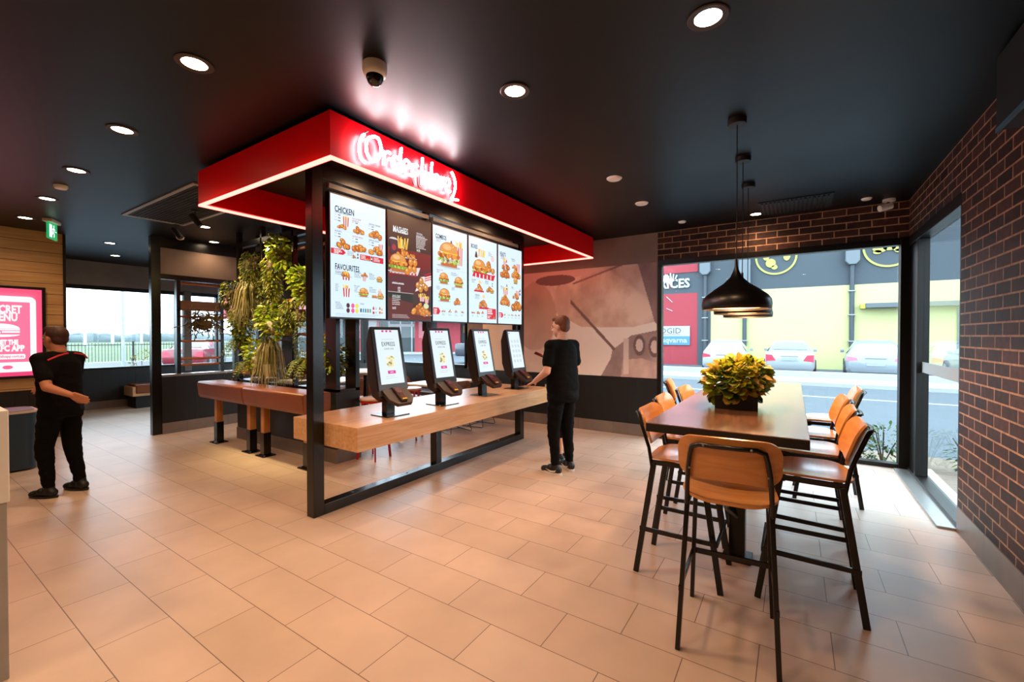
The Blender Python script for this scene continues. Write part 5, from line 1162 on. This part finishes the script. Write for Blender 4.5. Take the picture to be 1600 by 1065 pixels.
for cx, cz, r in ((-.7, 5.13, .82), (3.22, 5.18, .86)):
    m = MB(); n = 48; vs = []
    for i in range(n): a = 2 * math.pi * i / n; vs += [(cx + r * math.cos(a), -.03, Z(cz) + r * math.sin(a)), (cx + (r - .08) * math.cos(a), -.03, Z(cz) + (r - .08) * math.sin(a)), (cx + r * math.cos(a), .02, Z(cz) + r * math.sin(a)), (cx + (r - .08) * math.cos(a), .02, Z(cz) + (r - .08) * math.sin(a))]
    m.add(vs, [f for i in range(n) for f in ((4 * i, 4 * i + 1, 4 * ((i + 1) % n) + 1, 4 * ((i + 1) % n)), (4 * i, 4 * ((i + 1) % n), 4 * ((i + 1) % n) + 2, 4 * i + 2), (4 * i + 1, 4 * i + 3, 4 * ((i + 1) % n) + 3, 4 * ((i + 1) % n) + 1))])
    e = P_(m, 'round_emblem', YM, bd)
    m = MB()
    sh = ([(-.2, -.28, .2, .2), (-.38, .05, .13, .2), (.42, .02, .14, .24), (-.05, -.48, .12, .1), (0, .35, .5, .14)] if cx < 0 else [(-.3, -.05, .24, .2), (.3, -.05, .24, .2), (0, -.08, .2, .1), (-.25, .25, .3, .16), (.3, .25, .3, .16), (-.38, -.22, .14, .08), (.34, -.22, .18, .08)])
    for a, b, c, d in sh: m.prism([(cx + a + c * math.cos(i * math.pi / 8), cz + b + d * math.sin(i * math.pi / 8)) for i in range(16)], lambda u, v: (u, -.03, Z(v)), lambda u, v: (u, .02, Z(v)))
    P_(m, 'emblem_figure', YM, e)
PIPE = mat('pipe_grey', '343b40', .6)
for x, zt_ in ((-3.64, 4.5), (-1.93, 3.8), (2.03, 4.5)):
    p = P_(MB().tube([(x, -.12, 0), (x, -.12, Z(zt_))], .085, 12), 'downpipe', PIPE, bd, smooth=50)
    P_(MB().prism([(x - .24, 5.4), (x - .24, zt_ + .15), (x - .12, zt_), (x + .12, zt_), (x + .24, zt_ + .15), (x + .24, 5.4)], lambda u, v: (u, -.3, Z(v)), lambda u, v: (u, .0, Z(v))), 'rain_head', mat('rain_head', '565d62', .5), p, bev=.03)
    for zz in (1.3, 2.4, 3.4): P_(MB().box(x - .13, -.22, Z(zz), x + .13, 0, Z(zz) + .035), 'pipe_bracket', mat('bracket', '909498', .5), p)
P_(MB().box(2.45, -.5, Z(2.68), 9, 0, Z(2.86)), 'roller_hood', mat('hood_grey', '4c5256', .5), bd)
P_(MB().box(2.3, -.3, Z(2.66), 2.45, 0, Z(2.84)), 'hood_end', mat('hood_yellow', 'b8b040', .6), bd)
P_(MB().box(5.2, -.05, Z(.3), 6.0, .05, Z(2.6)).box(6.6, -.05, Z(.3), 9.5, .05, Z(2.6)), 'shop_window', mat('shop_glass', '2c3a44', .1), bd)
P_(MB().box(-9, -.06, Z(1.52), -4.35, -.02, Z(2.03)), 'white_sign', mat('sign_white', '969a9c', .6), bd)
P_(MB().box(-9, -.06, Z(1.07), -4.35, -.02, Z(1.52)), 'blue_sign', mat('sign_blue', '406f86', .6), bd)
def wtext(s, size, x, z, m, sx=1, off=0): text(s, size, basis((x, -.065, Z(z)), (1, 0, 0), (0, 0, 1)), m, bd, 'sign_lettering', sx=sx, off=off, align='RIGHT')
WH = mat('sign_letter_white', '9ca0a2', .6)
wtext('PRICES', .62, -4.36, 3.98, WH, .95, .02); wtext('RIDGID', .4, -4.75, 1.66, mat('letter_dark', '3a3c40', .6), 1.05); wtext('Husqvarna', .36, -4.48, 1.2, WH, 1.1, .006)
P_(MB().box(-6.4, -.07, Z(1.6), -4.8, -.06, Z(1.615)), 'sign_underline', mat('facade_red', '8a2630', .7), bd)
m = MB()
for k in range(5): m.bar((-5.45 + k * .09, -.05, Z(4.35)), (-5.62 + k * .16, -.05, Z(4.62 + .06 * (2 - abs(k - 2)))), .07, .03, up=(0, 1, 0))
P_(m, 'hand_graphic', WH, bd)
P_(MB().bar((-5.5, -.02, Z(3.55)), (-5.2, -.02, Z(3.25)), .03, .02, up=(0, 1, 0)).bar((-5.5, -.02, Z(2.95)), (-5.2, -.02, Z(2.8)), .03, .02, up=(0, 1, 0)), 'scratch_marks', WH, bd)

def car(name, label, loc, rz, paint, hatch=False, pickup=False, s=1.0, tail='c03a4a', cat='car'):
    t = thing(name, label, cat, loc, R_(rz)); PT = mat('paint_' + paint, paint, .3, coat=.5); GL = mat('car_glass', '5a6a72', .08)
    # stations along y: (y, half width, z bottom, z belt, z roof, roof half width)
    if pickup: ST_ = [(0, .86, .5, 1.15, 1.15, .8), (.1, .9, .45, 1.18, 1.18, .84), (1.55, .92, .42, 1.18, 1.18, .84), (1.6, .92, .42, 1.15, 1.7, .68), (2.0, .92, .42, 1.12, 1.8, .7), (3.0, .92, .42, 1.1, 1.78, .7), (3.7, .92, .42, 1.12, 1.2, .8), (4.8, .88, .42, 1.02, 1.04, .78), (5.1, .78, .45, .8, .82, .7)]
    elif hatch: ST_ = [(0, .74, .34, .78, .80, .7), (.08, .83, .26, .95, .98, .68), (.28, .85, .22, .97, 1.22, .6), (.65, .86, .2, .96, 1.42, .56), (1.6, .87, .2, .94, 1.47, .57), (2.4, .87, .2, .92, 1.40, .56), (3.1, .86, .2, .92, .96, .7), (3.9, .82, .22, .75, .78, .66), (4.2, .68, .3, .55, .58, .55)]
    else: ST_ = [(0, .74, .36, .80, .82, .7), (.08, .83, .26, .98, 1.0, .7), (.75, .86, .2, 1.0, 1.03, .66), (1.25, .87, .2, .97, 1.36, .56), (1.9, .87, .2, .95, 1.44, .56), (2.6, .87, .2, .93, 1.38, .56), (3.3, .86, .2, .94, .97, .7), (4.3, .82, .22, .78, .8, .66), (4.6, .66, .3, .56, .58, .55)]
    m = MB(); vs = []; K = 10
    for y, w, zb, zm, zr, wr in ST_:
        h = [(-w * .9, zb), (-w, zb + .15), (-w, zm * .8), (-w * .96, zm), (-wr, zr - .03), (-wr * .8, zr), (wr * .8, zr), (wr, zr - .03), (w * .96, zm), (w, zm * .8), (w, zb + .15), (w * .9, zb)]
        vs += [(x, y, z) for x, z in h]
    K = 12; n = len(ST_)
    fs = [(i * K + k, (i + 1) * K + k, (i + 1) * K + (k + 1) % K, i * K + (k + 1) % K) for i in range(n - 1) for k in range(K)] + [tuple(range(K)), tuple((n - 1) * K + k for k in range(K - 1, -1, -1))]
    m.add(vs, fs); P_(m, 'body', PT, t, bev=.03, seg=2, smooth=50)
    def st(i): return ST_[i]
    a, b = (1, 3) if hatch else ((3, 4) if pickup else (2, 3))
    ya, _, _, _, za, wa = st(a); yb, _, _, _, zb_, wb = st(b)
    if pickup: P_(MB().quad((-.6, 1.575, 1.2), (.6, 1.575, 1.2), (.55, 1.6, 1.62), (-.55, 1.6, 1.62)), 'rear_window', GL, t)
    else:
        A_ = Vector((0, ya, za)); B_ = Vector((0, yb, zb_)); nn = Vector((0, -(B_.z - A_.z), B_.y - A_.y)).normalized() * .02
        p0 = A_.lerp(B_, .12 if not hatch else .2) + nn; p1 = A_.lerp(B_, .92) + nn
        P_(MB().quad((-wa * .88, p0.y, p0.z), (wa * .88, p0.y, p0.z), (wb * .86, p1.y, p1.z), (-wb * .86, p1.y, p1.z)), 'rear_window', GL, t)
    i0, i1 = (3, 5) if not pickup else (3, 5)
    for s_2 in (-1, 1):
        P_(MB().quad(*[(s_2 * (w * .97 + .006), y, z) for w, y, z in ((st(3)[1], st(3)[0] - (.2 if not pickup else -.1), .99 + (.17 if pickup else 0)), (st(5)[1], st(5)[0] + .5, .97 + (.15 if pickup else 0)))] + [(s_2 * (st(5)[5] + .02), st(5)[0] + .1, st(5)[4] - .07), (s_2 * (st(3)[5] + .02), st(3)[0] + .12, st(3)[4] - .07)]), 'side_window', GL, t)
        P_(MB().box(s_2 * .88, st(5)[0] + .25, .95 + (.2 if pickup else 0), s_2 * 1.0, st(5)[0] + .37, 1.07 + (.2 if pickup else 0)), 'mirror', PT, t, bev=.02)
        P_(MB().prism([(s_2 * .8, .62), (s_2 * .45, .66), (s_2 * .58, .88), (s_2 * .80, .90)] if not hatch else [(s_2 * .82, .72), (s_2 * .5, .74), (s_2 * .52, .84), (s_2 * .80, .90)], lambda u, v: (u, -.005, v + (.25 if pickup else 0)), lambda u, v: (u, .2, v + (.25 if pickup else 0))), 'tail_light', mat('tail_' + tail, tail, .2), t)
        L_ = st(n - 1)[0]
        for yy in (L_ * .2, L_ * .8):
            wh = P_(MB().lathe([(.22, -.1), (.33, -.1), (.345, -.07), (.345, .07), (.33, .1), (.22, .1)] if not pickup else [(.25, -.12), (.38, -.12), (.4, -.08), (.4, .08), (.38, .12), (.25, .12)], (s_2 * (.8), yy, .34 if not pickup else .39), 24, axis='x'), 'wheel', mat('tyre', '16171a', .7), t, smooth=40)
            P_(MB().lathe([(.2, -.105), (.2, .105)], (s_2 * (.8), yy, .34 if not pickup else .39), 16, axis='x'), 'hub', GREYM, wh)
    P_(MB().box(-.26, -.02, .66 if not hatch else .56, .26, .02, .78 if not hatch else .68), 'number_plate', mat('plate', '80868a', .5), t)
    P_(MB().box(-.3, -.015, .82, .3, .03, .845), 'trim_bar', mat('trim_bar', '6a7074', .3), t)
    return t
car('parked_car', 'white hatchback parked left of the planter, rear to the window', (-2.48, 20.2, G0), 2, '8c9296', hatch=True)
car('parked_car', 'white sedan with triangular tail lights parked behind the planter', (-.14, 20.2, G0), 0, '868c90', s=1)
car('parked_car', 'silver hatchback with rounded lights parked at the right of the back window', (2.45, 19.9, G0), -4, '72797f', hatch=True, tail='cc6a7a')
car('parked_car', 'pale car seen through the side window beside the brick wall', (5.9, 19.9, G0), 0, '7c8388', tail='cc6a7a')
car('parked_car', 'red sedan parked outside the left windows', (-24.2, 8.6, G0), 55, '6e1420')
car('parked_car', 'silver sedan parked behind the red sedan outside the left windows', (-24.6, 12.9, G0), 50, '808a90')
car('pickup_truck', 'grey pickup truck parked outside the window left of the mural', (-17.0, 20.0, G0), -57, '403f46', pickup=True, cat='truck')

# planting outside the corner
HG = ['2a4820', '3c5e2c', '203a1a', '4e6e3a', '5a7026']
def shrub(x, y, r, h, seed, lab, cols=HG, n=260, sz=.06):
    rg = random.Random(seed); t = thing('shrub', lab, 'shrub', (x, y, G0), 0, 'low shrubs outside the corner windows' if sz < .08 else None)
    m = MB()
    for k in range(7): a = rg.uniform(0, 6.28); m.tube([(0, 0, 0), (r * .4 * math.cos(a), r * .4 * math.sin(a), h * .5), (r * .8 * math.cos(a), r * .8 * math.sin(a), h * .9)], .006, 5)
    P_(m, 'stems', mat('stem', '4a3a26', .8), t)
    P_(leafcloud(MB(), [((0, 0, h * .55), (r, r, h * .45)), ((r * .2, 0, h * .7), (r * .6, r * .6, h * .35))], n, sz, rg, cols, droop=.1, aspect=.5), 'foliage', LEAF, t)
struct('ground_garden', MB().box(-1.8, YB + .2, G0, 2.2, 7.9, G0 + .02).box(XR + .25, 4.0, G0, 2.2, YB + .2, G0 + .02), mat('garden_soil', '6a5c4c', .9, nz=.3, ns=20), 'garden bed outside the corner windows')
for i, (x, y, lab) in enumerate(((.25, 7.1, 'low green shrub outside the back window, left of the chairs'), (.62, 7.15, 'green shrub outside the back window behind the stool backs'), (.95, 7.1, 'green shrub outside the back window at the black corner post'),
                      (1.75, 6.9, 'green shrub outside the side window, nearest the corner post'), (1.8, 6.3, 'green shrub outside the side window, middle'), (1.75, 5.7, 'green shrub outside the side window, against the brick edge'))):
    shrub(x, y, .26, .52 if i > 0 else .3, 40 + i, lab)
shrub(-13.4, 3.95, .35, 1.25, 77, 'yellow green bush outside the far left window beside the screen post', ['a8b84a', 'd09a5a', '7a9a3a', 'c8c860'], 200, .09)
# fence, pole, trees
t = thing('picket_fence', 'black steel picket fence between car park and grass field', 'fence', (-30, 0, G0))
for y in (2.8, 5.6, 8.4, 11.2, 14.0): P_(MB().box(-.04, y - .04, 0, .04, y + .04, 1.34), 'fence_post', BLACKM, t)
m = MB()
for k in range(150): m.box(-.01, -1 + k * .125, .08, .01, -.982 + k * .125, 1.26)
m.box(-.015, -1, .16, .015, 18, .2).box(-.015, -1, 1.14, .015, 18, 1.18); P_(m, 'picket_panel', BLACKM, t)
struct('trim_carpark_kerb', MB().box(-29.6, -3, G0, -29.2, 18, G0 + .3).box(-14.2, -3, G0, -13.9, 6, G0 + .12), mat('pale_concrete', '8e9090', .8), 'pale kerb along the car park')
tag(MB().lathe([(.05, 0), (.035, 5)], n=10).build('lamp_post', mat('pole_white', '90969a', .5), loc=(-20, 5.32, G0)), 'thin white pole standing in the car park', 'pole')
rg = random.Random(3); m = MB(); 
for k in range(260): y = -60 + k * 1.0; m.sphere((-150 + rg.uniform(-3, 3), y * 1.0, 0), (3, 3, rg.uniform(1.5, 2.4)), 8, 6)
o = m.build('tree_line', mat('far_trees', '4c5658', .9, nz=.2, ns=.3), smooth=80); tag(o, 'hazy distant row of trees across the horizon', 'trees', kind='stuff')
for k, (y, z) in enumerate(((10.6, .9), (12.0, 1.0), (17.2, 1.1), (20.0, 1.2), (23.2, 1.2))):
    t = thing('banner_flag', 'white banner flag far across the field, %s of five from the left' % ('first', 'second', 'third', 'fourth', 'fifth')[k], 'flag', (-80, y * 1.0, 0)); P_(MB().tube([(0, 0, 0), (0, 0, z + 1)], .04, 6), 'flag_pole', GREYM, t); P_(MB().box(-.02, 0, z - .8, .02, .3, z + 1), 'flag_cloth', mat('flag_white', 'eef2f4', .7), t)
# red shopfront building behind the back left window
rb = thing('shop_building', 'red columned shop building outside the window left of the mural', 'building', (-26.5, 31.7, G0), R_(33.1))
P_(MB().box(-22, .6, 0, 14, 8, 6), 'dark_shopfront', mat('shop_dark', '20282e', .5), rb)
P_(MB().box(-22, -1.5, 3.2, 14, .6, 6), 'fascia', mat('facade_red', '8a2630', .7), rb)
for a, b in ((-10.2, -7.7), (-4.3, -2.9), (-2.2, 0.0)): P_(MB().box(a, -.2, 0, b, .6, 3.2), 'red_column', mat('facade_red', '8a2630', .7), rb)
P_(MB().box(-9.4, -.24, .5, -7.9, -.2, 3.0), 'white_poster', mat('poster_white', '8c8486', .6), rb)
P_(MB().box(.2, .5, 1.9, 1.7, .58, 2.6), 'yellow_sign', mat('sign_yellow', '8a6a28', .6), rb)
P_(MB().box(2.0, .5, 1.4, 3.2, .58, 3.0), 'blue_sign_board', mat('sign_blue2', '2c5c80', .6), rb)
for u in (-7.0, -5.9, -4.8): P_(MB().box(u, .5, 0, u + .12, .62, 3.0), 'door_frame', GREYM, rb)
P_(MB().box(-7.0, .48, 2.5, -4.5, .56, 2.75), 'door_header_sign', mat('poster_white', '8c8486', .6), rb)
struct('ground_footpath', MB().box(-22, -3, 0, 14, .6, .1).xf(Matrix.Translation((-26.5, 31.7, G0)) @ Matrix.Rotation(R_(33.1), 4, 'Z')), mat('pale_concrete', '8e9090', .8), 'pale footpath in front of the red shop building')
tag(MB().box(-.08, -.08, 0, .08, .08, 1.2).build('bollard', BLACKM, loc=(-24.8, 27.9, G0)), 'black bollard on the path before the shop building', 'bollard')
